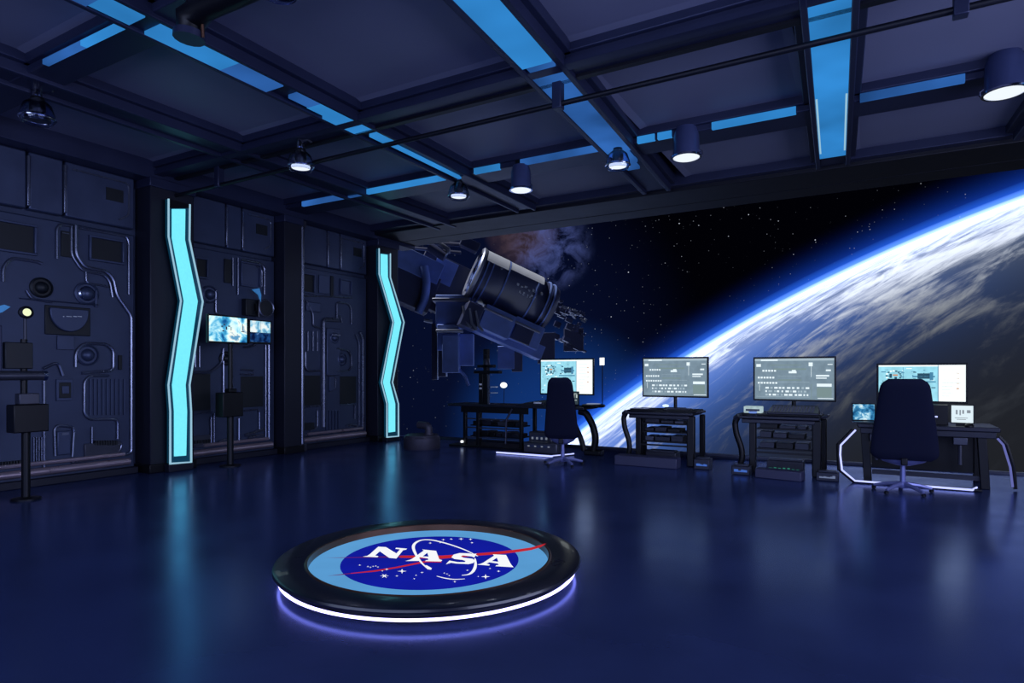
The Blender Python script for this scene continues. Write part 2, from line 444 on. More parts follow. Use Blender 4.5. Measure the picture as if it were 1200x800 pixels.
# ------------------------------------------------------------------ left wall: pillars
def pillar(y0, y1, x1, label):
    t = thing('pillar', label, 'pillar', (WX, (y0 + y1) / 2, 0))
    h = (y1 - y0) / 2
    MB().box(-.1, x1, -h, h, 0, 4.46).build('shaft', M_pillar, t, bevel=.015)
    MB().box(-.1, x1 + .04, -h - .03, h + .03, 0, .13).build('plinth', M_black, t, bevel=.01)
    MB().box(-.1, x1 + .03, -h - .02, h + .02, 4.3, 4.44).build('cap', M_beam, t, bevel=.01)
    return t
pillar(5.46, 6.16, .30, 'dark square pillar behind the larger, nearer cyan zigzag light')
P2 = pillar(7.97, 8.38, .26, 'dark narrow pillar between the two carved wall bays')
pillar(10.45, 11.12, .30, 'dark corner pillar where the wall meets the space view')
tp = thing('wall_pipe', 'upright steel pipe standing against the narrow dark pillar', 'pipe', (WX + .16, 8.46, 0))
MB().tube([(0, 0, .12), (0, 0, 4.4)], .05, 12).build('pipe_tube', M_rib, tp)
MB().box(-.07, .07, -.07, .07, 0, .14).build('pipe_foot', M_grey, tp, bevel=.01)
MB().box(-.07, .07, -.06, .06, 4.3, 4.42).build('pipe_collar', M_grey, tp, bevel=.01)

# cyan zigzag lights
def zigzag(X, outer_l, outer_r, in_l, in_r, label, th=.07):
    c = on_x(*outer_l[-1], X)
    t = thing('zigzag_light', label, 'light', (X, c.y, 0))
    off = Vector((X, c.y, 0))
    P = lambda q, d=0: on_x(q[0], q[1], X) - off + Vector((d, 0, 0))
    out = outer_l + outer_r[::-1]
    # back plate as strips between left and right outlines
    m = MB()
    for i in range(len(outer_l) - 1):
        q = [outer_l[i], outer_l[i + 1], outer_r[i + 1], outer_r[i]]
        m.prism([P(p, -th) for p in q], [P(p, 0) for p in q])
    m.build('back_plate', E_teal, t, smooth=False)
    m = MB()
    for i in range(len(in_l) - 1):
        q = [in_l[i], in_l[i + 1], in_r[i + 1], in_r[i]]
        m.prism([P(p, 0) for p in q], [P(p, .018) for p in q])
    m.build('light_panel', E_cyan, t, smooth=False)
    loop = [P(p, .012) for p in outer_l + outer_r[::-1]]
    MB().tube(loop, .014, 8).build('edge_light', E_edge, t)
    q = [outer_l[0], (outer_l[0][0] + .3, in_l[0][1] - 1), (outer_r[0][0] - .3, in_r[0][1] - 1), outer_r[0]]
    MB().prism([P(p, 0) for p in q], [P(p, .01) for p in q]).build('top_cap', M_black, t, smooth=False)
    z = P(outer_l[-1]).z
    y0, y1 = P(outer_l[-1]).y, P(outer_r[-1]).y
    MB().box(-th - .03, .03, y0 - .03, y1 + .03, 0, z - .015).build('foot', M_pillar, t, bevel=.01)
    for k, py in enumerate((outer_l[1][1], outer_l[4][1])):
        p = P(outer_l[1 if k == 0 else 4]); MB().box(-th - .035, -th, p.y + .08, p.y + .2, p.z - .05, p.z + .05).build('wall_bracket', M_black, t)
    return t
zigzag(-9.2, [(197, 233), (197, 277), (211.5, 352.5), (196.8, 451), (199, 482), (199, 543)],
       [(222, 239.5), (221.5, 281), (237, 353.5), (221.6, 451), (223.5, 482), (223.5, 541.5)],
       [(201.2, 245), (201.2, 279), (215.2, 352.5), (201.4, 451), (203.8, 482), (203.8, 534.5)],
       [(216.5, 245), (216, 281), (231, 353), (216.8, 451), (218.5, 482), (217.5, 533.5)],
       'larger, nearer cyan zigzag light on the dark pillar left of the two wall screens')
zigzag(-9.2, [(443.8, 291), (443.8, 321), (460.2, 377.5), (446.5, 448), (453, 473), (453, 512)],
       [(457, 297), (457, 325), (473, 377.5), (459.5, 448), (466.5, 473), (466.5, 511)],
       [(446, 297.5), (446, 321.5), (462.2, 377.5), (448.7, 448), (455.2, 473), (455.2, 506.5)],
       [(453.5, 298.5), (453.8, 324.5), (469.5, 377.5), (456.2, 448), (462.5, 473), (462.5, 505.5)],
       'smaller, farther cyan zigzag light at the corner by the space view')

# ------------------------------------------------------------------ left wall: machined bays
def wpt(px, py, d=0.): return on_x(px, py, WX) + Vector((d, 0, 0))
def plate(pts, d0, d1, name, mt, parent, bev=.008):
    return MB().prism([wpt(x, y, d0) for x, y in pts], [wpt(x, y, d1) for x, y in pts]).build(name, mt, parent, bevel=bev, smooth=False)
def quad(x0, y0, x1, y1):      # upright rectangle on the wall from its left-top and right-bottom pixel
    a, b = wpt(x0, y0), wpt(x1, y1)
    return a.y, b.y, b.z, a.z
def wbox(x0, y0, x1, y1, d0, d1, name, mt, parent, bev=.006):
    a = quad(x0, y0, x1, y1)
    return MB().box(WX + d0, WX + d1, a[0], a[1], a[2], a[3]).build(name, mt, parent, bevel=bev)
def round_pts(P, r=.06, k=4):
    out = [P[0]]
    for i in range(1, len(P) - 1):
        a, b, c = P[i - 1], P[i], P[i + 1]
        u, v = a - b, c - b
        q = min(r, u.length * .45, v.length * .45)
        p0, p1 = b + u.normalized() * q, b + v.normalized() * q
        for j in range(k + 1):
            s = j / k
            out.append((p0 * (1 - s) + b * s) * (1 - s) + (b * (1 - s) + p1 * s) * s)
    out.append(P[-1])
    return out
def rib(pts, parent, r=.022, d=.02, name='rib', mt=None, rnd=.07):
    P = round_pts([wpt(x, y, d) for x, y in pts], rnd)
    return MB().tube(P, r, 8).build(name, mt or M_rib, parent)
WAX = (Vector((0, 1, 0)), Vector((0, 0, 1)), Vector((1, 0, 0)))
def boss(px, py, r, parent, mt=None, name='round_boss', cap=None):
    c = wpt(px, py)
    o = MB().lathe([(r * 1.25, -.01), (r * 1.25, .025), (r * 1.05, .04), (r, .02), (r * .75, .02), (r * .62, .06), (r * .3, .085), (.001, .09)], 24, c, WAX).build(name, mt or M_wall2, parent)
    return o
def frame_window(x0, y0, x1, y1, parent, mt=None, fr=.03):
    a = quad(x0, y0, x1, y1)
    m = MB()
    y0_, y1_, z0, z1 = a
    for b in ((y0_ - fr, y1_ + fr, z1, z1 + fr), (y0_ - fr, y1_ + fr, z0 - fr, z0), (y0_ - fr, y0_, z0, z1), (y1_, y1_ + fr, z0, z1)):
        m.box(WX, WX + .045, *b)
    f = m.build('window_frame', M_wall2, parent, bevel=.006)
    MB().box(WX - .01, WX + .006, y0_, y1_, z0, z1).build('dark_panel', mt or M_recess, parent)
    return f
def bay(y0, y1, zlo=.16):
    t = MB()
    t.box(WX - .1, WX, y0, y1, .0, 3.58)
    b = t.build('wall_bay', M_wall, wall_left, bevel=.02)
    # frieze above the dark joint
    L = y1 - y0
    cuts = [y0, y0 + L * .42, y0 + L * .60, y1]
    for i in range(3):
        MB().box(WX - .1, WX + .02, cuts[i] + .015, cuts[i + 1] - .015, 3.66, 4.42).build('frieze_panel', M_wall2, wall_left, bevel=.02)
    for c in (cuts[1], cuts[2]):
        MB().box(WX - .05, WX + .05, c - .014, c + .014, 3.7, 4.36).build('frieze_bar', M_rib, wall_left, bevel=.005)
    MB().box(WX - .05, WX + .03, y1 - .42, y1 - .18, 4.02, 4.2).build('frieze_slot', M_recess, wall_left)
    MB().tube(round_pts([Vector((WX + .025, cuts[2] + .1, 4.33)), Vector((WX + .025, y1 - .1, 4.33)), Vector((WX + .025, y1 - .1, 3.85)), Vector((WX + .025, y1 - .25, 3.76))], .08), .012, 6).build('frieze_rib', M_rib, wall_left)
    # sill ledges and baseboard
    MB().box(WX - .05, WX + .10, y0, y1, 0, .10).build('base_plinth', M_pillar, b, bevel=.01)
    MB().tube([(WX + .07, y0 + .05, .19), (WX + .07, y1 - .12, .19)], .05, 10).build('sill_tube', M_brownish, b)
    MB().tube([(WX + .05, y0 + .3, .30), (WX + .05, y1 - .18, .30)], .028, 8).build('sill_tube', M_brownish, b)
    return b
M_brownish = mat('warm_steel_sill', (188, 168, 178), rough=.3, metal=.7, var=.2)
b1 = bay(3.0, 5.40)
b2 = bay(6.20, 7.96)
b3 = bay(8.42, 10.42)
bay(.3, 2.9)
# --- first bay
frame_window(-22, 256, 39, 297, b1)
frame_window(106, 278, 142, 308, b1)
wbox(71, 270, 84, 302, -.01, .02, 'slot', M_recess, b1)
wbox(72, 272.5, 80, 274.5, .02, .03, 'slot_glint', M_rib, b1, 0)
rib([(88, 264), (88, 298), (98, 313), (124, 318), (132, 327), (136, 346), (153, 370), (153, 531), (84, 541), (84, 537)], b1, .024)
rib([(83, 264), (83, 299), (95, 317), (121, 322), (128, 330), (131, 348)], b1, .016)
rib([(66, 303), (66, 268), (70, 263), (84, 265)], b1, .018)
rib([(92, 267), (147, 277), (150, 284), (150, 345)], b1, .016)
rib([(3, 330), (3, 313), (13, 302), (44, 307), (48, 309)], b1, .02)
rib([(100, 318), (100, 332), (118, 334), (126, 336)], b1, .014)
rib([(30, 340), (36, 350), (60, 354)], b1, .016)
boss(101, 344, .085, b1, M_chrome, 'glass_boss'); boss(101, 344, .13, b1)
boss(48, 337, .11, b1, M_recess)
wbox(22, 350, 113, 357, 0, .06, 'cross_bar', M_wall2, b1, .015)
wbox(110, 340, 113, 360, 0, .04, 'cross_bar_end', M_wall2, b1)
wbox(52, 357, 105, 394, 0, .025, 'hatch_plate', M_recess, b1, .01)
c = wpt(79, 366, .025)
pts = [c + Vector((0, .24 * math.cos(q), .27 * math.sin(q))) for q in [PI + PI * i / 20 for i in range(21)]]
pts = [c + Vector((0, -.24, .05))] + pts + [c + Vector((0, .24, .05))]
hatch = MB().prism(pts, [p + Vector((.05, 0, 0)) for p in pts]).build('round_hatch', M_wall2, b1, bevel=.012)
hm = MB()
for i, (x, w_) in enumerate(((70.5, 1.2), (74.5, 6), (82.5, 4), (87.5, 5))):
    a, b = wpt(x, 370.5), wpt(x + w_, 372)
    hm.box(WX + .075, WX + .082, a.y, b.y, b.z + .005, a.z)
hm.build('hatch_marking', M_white, b1)
wbox(66, 393, 86, 410, 0, .03, 'lower_lug', M_wall2, b1)
boss(102, 416, .12, b1)
rib([(88, 430), (88, 412), (98, 402), (124, 403), (132, 410), (132, 434), (95, 437)], b1, .022)
wbox(138, 416, 142, 433, 0, .03, 'slot', M_recess, b1)
rib([(50, 432), (67, 424), (73, 440)], b1, .02)
wbox(65, 444, 84, 469, 0, .03, 'socket_frame', M_wall2, b1); wbox(68, 448, 82, 466, .0, .036, 'socket', M_recess, b1); wbox(71, 452, 79, 461, .03, .05, 'socket_plug', M_wall2, b1)
rib([(127, 440), (105, 440), (98, 447), (98, 485), (105, 491.5), (137, 491), (137, 514)], b1, .018)
rm = MB()
for i in range(9):
    x = 104 + i * 5
    a = quad(x, 444, x + 2.6, 486)
    rm.box(WX, WX + .02, *a)
rm.build('ribbed_plate', M_wall2, b1)
rib([(64, 534), (63, 502), (68, 498), (84, 500), (86, 505), (84, 535)], b1, .018)
wbox(66, 505, 82, 532, 0, .03, 'small_hatch', M_wall2, b1, .02); wbox(71, 507, 79, 509, .03, .038, 'hatch_glint', M_rib, b1, 0)
rib([(107, 500), (107, 533)], b1, .014)
cm = MB()
for i in range(9):
    a = quad(109.5 + i * 3, 516, 111.5 + i * 3, 521); cm.box(WX, WX + .05, *a)
cm.build('vent_teeth', M_recess, b1)
wbox(98, 520, 140, 534, 0, .035, 'vent_block', M_grey, b1)
rib([(128, 524), (143, 518), (138, 530), (127, 531)], b1, .016)
rib([(51, 446), (51, 552)], b1, .02)
for i in range(4):
    rib([(39 + i * 3, 512), (39 + i * 3, 545)], b1, .01)
wm = MB()
for i in range(8):
    a = quad(0 + i * 3.4, 541 - i * .3, 2 + i * 3.4, 545 - i * .3); wm.box(WX, WX + .05, *a)
wm.build('vent_teeth', M_recess, b1)
# --- second bay
frame_window(229, 303, 241, 325, b2); frame_window(283, 308, 303, 336, b2, M_wall2)
wbox(262, 303, 270, 332, 0, .03, 'slot', M_recess, b2); rib([(272, 302), (272, 335)], b2, .014); rib([(278, 302), (278, 345)], b2, .014)
rib([(282, 304), (304, 308), (309, 314), (309, 345)], b2, .018); rib([(300, 312), (306, 316), (306, 336)], b2, .012)
boss(245, 345, .12, b2); wbox(229, 336, 240, 360, 0, .03, 'small_hatch', M_wall2, b2, .02)
rib([(252, 340), (252, 368), (268, 371)], b2, .016)
wbox(283, 350, 299, 371, 0, .12, 'junction_box', M_recess, b2, .012)
boss(264, 420, .1, b2, M_recess)
rib([(224, 436), (246, 436), (259, 425), (261, 408)], b2, .022)
rib([(261, 410), (261, 478)], b2, .018); rib([(271, 408), (271, 472)], b2, .018)
rib([(281, 433), (296, 434)], b2, .016); rib([(281, 438.5), (296, 438.5)], b2, .014)
rib([(314, 404), (314, 514)], b2, .026); rib([(310.5, 404), (310.5, 512)], b2, .014)
rib([(285, 407), (294, 406), (299, 403)], b2, .02)
wbox(282, 441, 308, 476, 0, .015, 'flat_plate', M_recess, b2)
wbox(226, 438, 246, 480, 0, .015, 'flat_plate', M_recess, b2)
rib([(225, 484), (247, 482)], b2, .016); rib([(246.5, 488), (246.5, 520)], b2, .018); rib([(250, 484), (250, 518)], b2, .012)
rib([(285, 481), (303, 479.5), (303, 506)], b2, .014); rib([(279, 490), (279, 517)], b2, .022)
rib([(225, 523.5), (254, 519.5), (258, 516), (266, 514)], b2, .02); rib([(278, 517), (311, 513.5)], b2, .02)
wm = MB()
for i in range(6):
    a = quad(226 + i * 3.4, 516 - i * .3, 228 + i * 3.4, 519.5 - i * .3); wm.box(WX, WX + .05, *a)
wm.build('vent_teeth', M_recess, b2)
wbox(225, 511, 246, 522, 0, .03, 'vent_block', M_grey, b2)
rib([(286, 510), (296, 507), (303, 504), (309, 503)], b2, .03); rib([(290, 513), (300, 510), (308, 509)], b2, .018)
for x in (222, 226, 231): rib([(x + 2, 405), (x + 2, 430)], b2, .01)
# --- third bay
frame_window(355, 321, 367, 343, b3); frame_window(399, 328, 410, 345, b3, M_wall2)
wbox(373, 322, 385, 345, 0, .03, 'raised_plate', M_wall2, b3); wbox(387, 323, 390, 348, 0, .025, 'slot', M_recess, b3)
rib([(353, 347), (378, 347), (412, 349)], b3, .016)
rib([(358, 352), (366, 368), (366, 382), (377, 385)], b3, .018)
rib([(394, 374), (394, 354), (408, 356), (411, 362), (411, 380)], b3, .018)
wbox(358, 353, 375, 366, 0, .03, 'small_hatch', M_wall2, b3, .02)
rib([(378, 500), (378, 376), (381, 374), (396, 375)], b3, .045)
rib([(391, 377), (398, 369), (400, 378)], b3, .016)
wbox(382, 384, 398, 440, 0, .03, 'column_plate', M_wall2, b3, .015)
boss(391, 396, .10, b3, M_wall2); wbox(386, 391, 396, 394, .04, .085, 'hatch_glint', M_rib, b3, .01)
boss(400, 421, .11, b3)
rib([(393, 408), (408, 411), (411, 418), (411, 430), (408, 434), (394, 435)], b3, .018)
rib([(357, 412), (357, 431), (361, 435), (376, 434)], b3, .02)
for x in (354, 360, 366, 371): rib([(x, 388), (x, 411)], b3, .01)
rib([(421, 389), (424.5, 398), (424.5, 501)], b3, .03); rib([(416, 392), (420, 402), (420, 498)], b3, .014)
wbox(385, 441, 391, 458, 0, .035, 'small_hatch', M_wall2, b3); rib([(384, 440), (393, 441), (392, 456), (386, 459)], b3, .01)
wbox(354, 440, 375, 474, 0, .015, 'flat_plate', M_recess, b3); wbox(398, 441, 417, 472, 0, .015, 'flat_plate', M_recess, b3)
rib([(353, 477), (376, 475)], b3, .016); rib([(398, 474), (415, 473), (415, 491)], b3, .014)
rib([(371, 481), (371, 501), (362, 504)], b3, .02)
rm = MB()
for i in range(5):
    a = quad(381 + i * 3.6, 481, 382.8 + i * 3.6, 504 - i * .4); rm.box(WX, WX + .03, *a)
rm.build('ribbed_plate', M_wall2, b3)
rib([(352, 510.5), (384, 506.5)], b3, .022); rib([(389, 506.5), (424, 502.5)], b3, .022)
rib([(405, 499), (413, 497), (418, 499)], b3, .022)
wbox(352, 496, 367, 503, 0, .04, 'vent_block', M_recess, b3)

# wall-mounted ring gauges with a blue vane
def ring_gauge(px, py, label, X=WX + .2):
    c = on_x(px, py, X)
    t = thing('ring_gauge', label, 'gauge', (X, c.y, c.z))
    rg = [(0, .155 * math.cos(q), .155 * math.sin(q)) for q in [2 * PI * i / 28 for i in range(28)]]
    MB().tube(rg, .016, 8, closed=True).build('ring', M_rib, t)
    MB().lathe([(.14, -.02), (.14, 0), (.05, .012), (.001, .015)], 28, (0, 0, 0), WAX).build('dial', M_recess, t)
    MB().box(-.075, -.02, -.2, .04, -.06, .06).build('bracket', M_black, t)
    b = MB().tube([(0, -.16, -.17), (0, -.16, .0), (0, -.14, .14)], .016, 8).build('arm', M_grey, t)
    a = [(0, -.31, .30), (0, -.16, .34), (0, -.12, .22), (0, -.13, .10), (0, -.18, .22)]
    MB().prism([Vector(p) for p in a], [Vector(p) + Vector((.02, 0, 0)) for p in a]).build('vane', E_vane, t, smooth=False)
    return t
E_vane = mat('blue_vane', (40, 110, 170), rough=.3, var=.3, scale=20, emit=(60, 140, 205), es=.35)
ring_gauge(312, 361, 'round ring gauge with a blue vane above the smaller wall screen')

# ------------------------------------------------------------------ standing kiosks
def screen_ui(w, h, style, parent, name, origin, ux, uz, nrm):
    """a lit display: background plus flat printed graphics, drawn in the plane origin + ux*x + uz*z"""
    o, ux, uz, nrm = Vector(origin), Vector(ux), Vector(uz), Vector(nrm)
    m = MB()
    def q(x0, z0, x1, z1, mi, d=.002):
        m.mi = mi
        m.poly([o + ux * (x * w) + uz * (z * h) + nrm * d for x, z in ((x0, z0), (x1, z0), (x1, z1), (x0, z1))])
    rnd = random.Random(hash(style) % 1000 if not isinstance(style, str) else sum(map(ord, style)))
    q(-.5, -.5, .5, .5, 0, 0)
    if style == 'console':
        q(-.5, .445, .5, .5, 1)
        q(-.42, .445, -.2, .48, 2, .003)
        for r_ in range(3):
            z = -.22 - r_ * .085; x = -.36
            while x < .18:
                wd = rnd.choice((.02, .03, .045)); q(x, z - .022, x + wd, z + .022, rnd.choice((1, 2, 2))); x += wd + rnd.choice((.014, .02, .03))
        for z, x0, n in ((.20, -.4, 5), (.03, -.46, 6), (-.1, -.46, 7)):
            x = x0
            for i in range(n): q(x, z - .02, x + .026, z + .024, 2); x += .038
        for x0, z0, x1, z1 in ((-.48, .30, -.42, .37), (.19, .31, .24, .40), (.22, .05, .225, .32), (.42, .34, .48, .36), (.40, .19, .46, .23), (.28, .06, .44, .1), (.28, .01, .41, .035)):
            q(x0, z0, x1, z1, 2)
        q(.29, -.18, .47, -.11, 2); q(.29, -.44, .47, -.2, 3); q(.22, -.5, .228, -.12, 3)
        q(-.06, .14, .04, .19, 2); q(-.02, .19, .03, .22, 2); q(-.48, -.08, .2, -.074, 1); q(-.2, .07, .1, .074, 1); q(-.48, -.44, .2, -.434, 1)
        q(-.44, -.3, -.435, -.14, 2); q(.3, -.47, .49, -.455, 2)
        q(-.25, .22, .16, .26, 3); q(-.3, .33, .1, .35, 3); q(-.2, -.04, .1, -.01, 3)
    else:
        q(.2, -.5, .5, .5, 1)
        q(.19, -.5, .2, .5, 2)
        q(-.5, .46, .2, .5, 1)
        for i in range(46):
            x, z = rnd.uniform(-.48, .12), rnd.uniform(-.45, .4); q(x, z, x + rnd.uniform(.01, .07), z + rnd.uniform(.008, .03), rnd.choice((2, 2, 1, 3)))
        q(-.1, .16, .16, .2, 2, .003); q(-.04, .12, .1, .27, 3, .003); q(.1, .08, .14, .3, 2, .003); q(-.14, .02, .17, .05, 2, .003)
        q(-.21, -.45, -.205, .44, 2)
        for k in range(16):      # round diagram
            a = 2 * PI * k / 16; cx, cz = -.32 + .085 * math.cos(a), .2 + .14 * math.sin(a); q(cx - .012, cz - .018, cx + .012, cz + .018, rnd.choice((3, 1)), .003)
        q(-.37, .14, -.34, .26, 3, .0035); q(-.33, .2, -.27, .24, 4, .0035); q(-.31, .1, -.28, .17, 3, .0035)
        for k in range(9):
            z = .36 - k * .09; q(.24, z, .24 + rnd.uniform(.08, .22), z + .012, 5)
        for k in range(4): q(.40, .25 - k * .14, .43, .29 - k * .14, 4)
    m.build(name, UI[style], parent, smooth=False, flip=False)
g = glow
UI = {'console': [g('ui_slate', (126, 148, 164), .95, .12, 9), g('ui_mist', (168, 188, 200), 1.0), g('ui_white', (226, 240, 246), 1.1), g('ui_sage', (126, 148, 150), .95)],
      'map': [g('ui_aqua', (150, 214, 232), 1.1, .15, 8), g('ui_ivory', (236, 246, 246), 1.25), g('ui_steel_blue', (78, 142, 178), .9), g('ui_teal', (52, 92, 116), .8), g('ui_orange', (222, 150, 104), .9), g('ui_palegrey', (206, 218, 216), 1.)]}
S_kiosk = screen_noise('kiosk_picture', [(.36, (18, 80, 140)), (.46, (70, 170, 215)), (.53, (180, 232, 244)), (.6, (246, 250, 236)), (.68, (90, 150, 190))], 4.2, 1.15)
S_kiosk2 = screen_noise('kiosk_picture_small', [(.36, (60, 130, 180)), (.48, (150, 210, 235)), (.6, (240, 250, 250))], 7, 1.0)
S_deep = screen_noise('dark_blue_picture', [(.35, (10, 26, 70)), (.6, (34, 84, 150)), (.7, (120, 170, 220))], 12, .8)
S_sea = screen_noise('sea_picture', [(.35, (16, 66, 112)), (.5, (60, 140, 190)), (.6, (170, 220, 240)), (.7, (235, 245, 250))], 14, 1.0)

k2 = thing('screen_kiosk', 'slim black floor stand carrying two lit screens before the second wall bay', 'kiosk', (-8.95, 6.52, 0))
MB().lathe([(.16, 0), (.16, .02), (.06, .035)], 20).build('base', M_black, k2)
MB().tube([(0, 0, .02), (0, 0, .8)], .05, 12).build('pole', M_black, k2)
MB().box(-.1, .1, -.2, .17, .80, 1.19).build('control_box', M_black, k2, bevel=.012)
MB().box(-.06, .06, -.06, .08, 1.19, 1.25).build('box_cap', M_black, k2, bevel=.01)
MB().tube([(0, 0, 1.2), (0, 0, 2.2)], .035, 12).build('upper_pole', M_black, k2)
MB().box(-.06, .0, -.2, .6, 2.15, 2.25).build('crossbar', M_black, k2)
MB().box(.0, .05, -.43, .29, 1.97, 2.42).build('large_screen', M_black, k2, bevel=.008)
MB().box(.0, .05, .31, .765, 1.99, 2.39).build('small_screen', M_black, k2, bevel=.008)
sc = MB().add([(.052, -.41, 2.0), (.052, .27, 2.0), (.052, .27, 2.395), (.052, -.41, 2.395)], [(0, 1, 2, 3)]).build('screen_picture', S_kiosk, k2, flip=False)
def yquad(y0, y1, z0, z1, name, mt, p, x=.052): return MB().add([(x, y0, z0), (x, y1, z0), (x, y1, z1), (x, y0, z1)], [(0, 1, 2, 3)]).build(name, mt, p, flip=False)
yquad(.335, .54, 2.18, 2.37, 'screen_picture', S_kiosk2, k2); yquad(.545, .735, 2.18, 2.37, 'screen_picture', S_kiosk2, k2); yquad(.335, .735, 2.02, 2.175, 'screen_picture', S_deep, k2)
gm = MB()
for y, z, w_, h_ in ((-.2, 2.23, .035, .02), (-.16, 2.26, .03, .02), (-.12, 2.19, .025, .05), (-.08, 2.24, .04, .018), (-.03, 2.18, .012, .06), (-.18, 2.16, .03, .02), (.18, 2.2, .012, .1), (.16, 2.17, .06, .012)):
    gm.add([(.054, y, z), (.054, y + w_, z), (.054, y + w_, z + h_), (.054, y, z + h_)], [(0, 1, 2, 3)])
gm.build('screen_graphics', g('screen_ink', (70, 70, 96), .6), k2, flip=False)

k1 = thing('screen_kiosk', 'black floor stand with a turned-away display at the left edge', 'kiosk', (-8.7, 3.6, 0))
MB().lathe([(.15, 0), (.15, .02), (.06, .035)], 20).build('base', M_black, k1)
MB().tube([(0, 0, .02), (0, 0, .82)], .045, 12).build('pole', M_black, k1)
MB().box(-.1, .1, -.16, .20, .80, 1.13).build('control_box', M_black, k1, bevel=.012)
MB().box(-.06, .06, -.09, .12, 1.13, 1.26).build('box_cap', M_grey, k1, bevel=.01)
MB().tube([(0, -.02, 1.2), (0, -.02, 1.9)], .035, 10).build('upper_pole', M_black, k1)
MB().tube([(.05, -.55, 1.47), (.05, .17, 1.47)], .055, 12).build('tube_arm', M_grey, k1)
MB().tube([(.05, .15, 1.47), (.05, .19, 1.47)], .06, 12).build('tube_end', M_chrome, k1)
MB().box(-.04, .04, -.22, .06, 1.55, 1.86).build('display_back', M_recess, k1, bevel=.01)
MB().box(-.05, .02, -.5, -.24, 1.5, 2.05).build('side_panel', M_beam, k1, bevel=.01)
MB().lathe([(.07, -.05), (.075, .0), (.06, .01)], 18, (.02, .0, 2.22), WAX).build('lamp_housing', M_black, k1)
MB().lathe([(.045, .0), (.03, .03), (.001, .04)], 14, (.03, 0, 2.22), WAX).build('lamp_bulb', g('warm_bulb', (226, 236, 190), 1.2), k1)
MB().tube([(-.02, 0, 1.86), (-.02, 0, 2.2)], .018, 8).build('lamp_stem', M_grey, k1)
a = [(0, -.42, 2.2), (0, -.22, 2.29), (0, -.16, 2.27), (0, -.24, 2.2), (0, -.4, 2.14)]
MB().prism([Vector(p) for p in a], [Vector(p) + Vector((.02, 0, 0)) for p in a]).build('blue_vane', E_vane, k1, smooth=False)
MB().tube([(0, -.3, 2.18), (0, -.3, 2.04)], .014, 6).build('vane_stem', M_grey, k1)

# ------------------------------------------------------------------ round emblem platform
pa = ray(505, 437); PC = Vector((pa.x * 4.76, pa.y * 4.76, 0))
plat = thing('round_platform', 'low round black floor platform with an inlaid emblem and violet underglow', 'platform', PC)
MB().lathe([(.895, .088), (1.09, .092), (1.122, .1), (1.13, .112), (1.124, .126), (1.105, .133), (.935, .134), (.912, .13)], 96, ring=True).build('rim', M_ring, plat)
MB().lathe([(.914, .13), (.905, .137), (.893, .133), (.888, .085), (.9, .08)], 96, ring=True).build('inner_trim', M_brown, plat)
MB().lathe([(.001, .0), (1.0, .0), (1.0, .05), (.001, .05)], 64).build('plinth', M_black, plat)
rg = [(1.085 * math.cos(q), 1.085 * math.sin(q), .052) for q in [2 * PI * i / 96 for i in range(96)]]
MB().tube(rg, .010, 8, closed=True).build('led_strip', E_violet, plat)
ZE = .088
def disc(r, z, name, mt, n=96):
    return MB().lathe([(r, z - .03), (r, z), (.001, z)], n).build(name, mt, plat)
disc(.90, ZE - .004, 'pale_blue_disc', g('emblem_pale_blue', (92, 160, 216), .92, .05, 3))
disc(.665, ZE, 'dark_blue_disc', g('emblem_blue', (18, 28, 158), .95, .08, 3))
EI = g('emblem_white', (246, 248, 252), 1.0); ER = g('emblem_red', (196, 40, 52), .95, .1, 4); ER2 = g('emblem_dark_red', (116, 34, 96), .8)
def ept(x, y, z): 
    p = on_z(400 + x / 5.4545, 610 + y / 5.4545, z)
    return p - PC
def decal(polys, z, name, mt):
    m = MB()
    for P in polys:
        # triangulated flat print, a hair thick
        bm_ = bmesh.new(); vs = [bm_.verts.new(ept(x, y, z)) for x, y in P]
        f = bm_.faces.new(vs); r_ = bmesh.ops.triangulate(bm_, faces=[f])
        bm_.verts.index_update()
        m.add([v.co.copy() for v in bm_.verts], [[v.index for v in f_.verts] for f_ in bm_.faces]); bm_.free()
    return m.build(name, mt, plat, smooth=False)
Nl = [(135, 229), (165, 224), (180, 215), (236, 165), (285, 168), (352, 208), (374, 184), (366, 181), (345, 179), (350, 172), (420, 178), (414, 184), (395, 188), (352, 241), (306, 237), (246, 195), (216, 221), (238, 227), (230, 233)]
A1 = [(409, 257), (436, 250), (452, 243), (527, 190), (517, 183), (606, 192), (626, 245), (645, 252), (636, 260), (536, 258), (540, 252), (556, 250), (553, 240), (503, 233), (486, 243), (506, 249), (500, 256)]
Sl = [(668, 278), (690, 254), (706, 257), (745, 264), (788, 264), (794, 257), (776, 250), (722, 244), (704, 233), (718, 216), (755, 206), (818, 208), (842, 213), (864, 209), (850, 235), (834, 228), (776, 221), (764, 228), (782, 236), (838, 242), (856, 255), (842, 270), (814, 277), (734, 273), (702, 268)]
A2 = [(868, 280), (892, 274), (908, 267), (976, 223), (968, 214), (1053, 218), (1083, 276), (1101, 297), (985, 290), (990, 284), (1006, 283), (1000, 273), (946, 265), (927, 274), (950, 280), (944, 286)]
decal([Nl, A1, Sl, A2], ZE + .006, 'white_letters', EI)
H1 = [(520, 227), (558, 229), (549, 204)]; H2 = [(962, 257), (1004, 262), (994, 236)]
decal([H1, H2], ZE + .0075, 'letter_counters', bpy.data.materials['emblem_blue'])
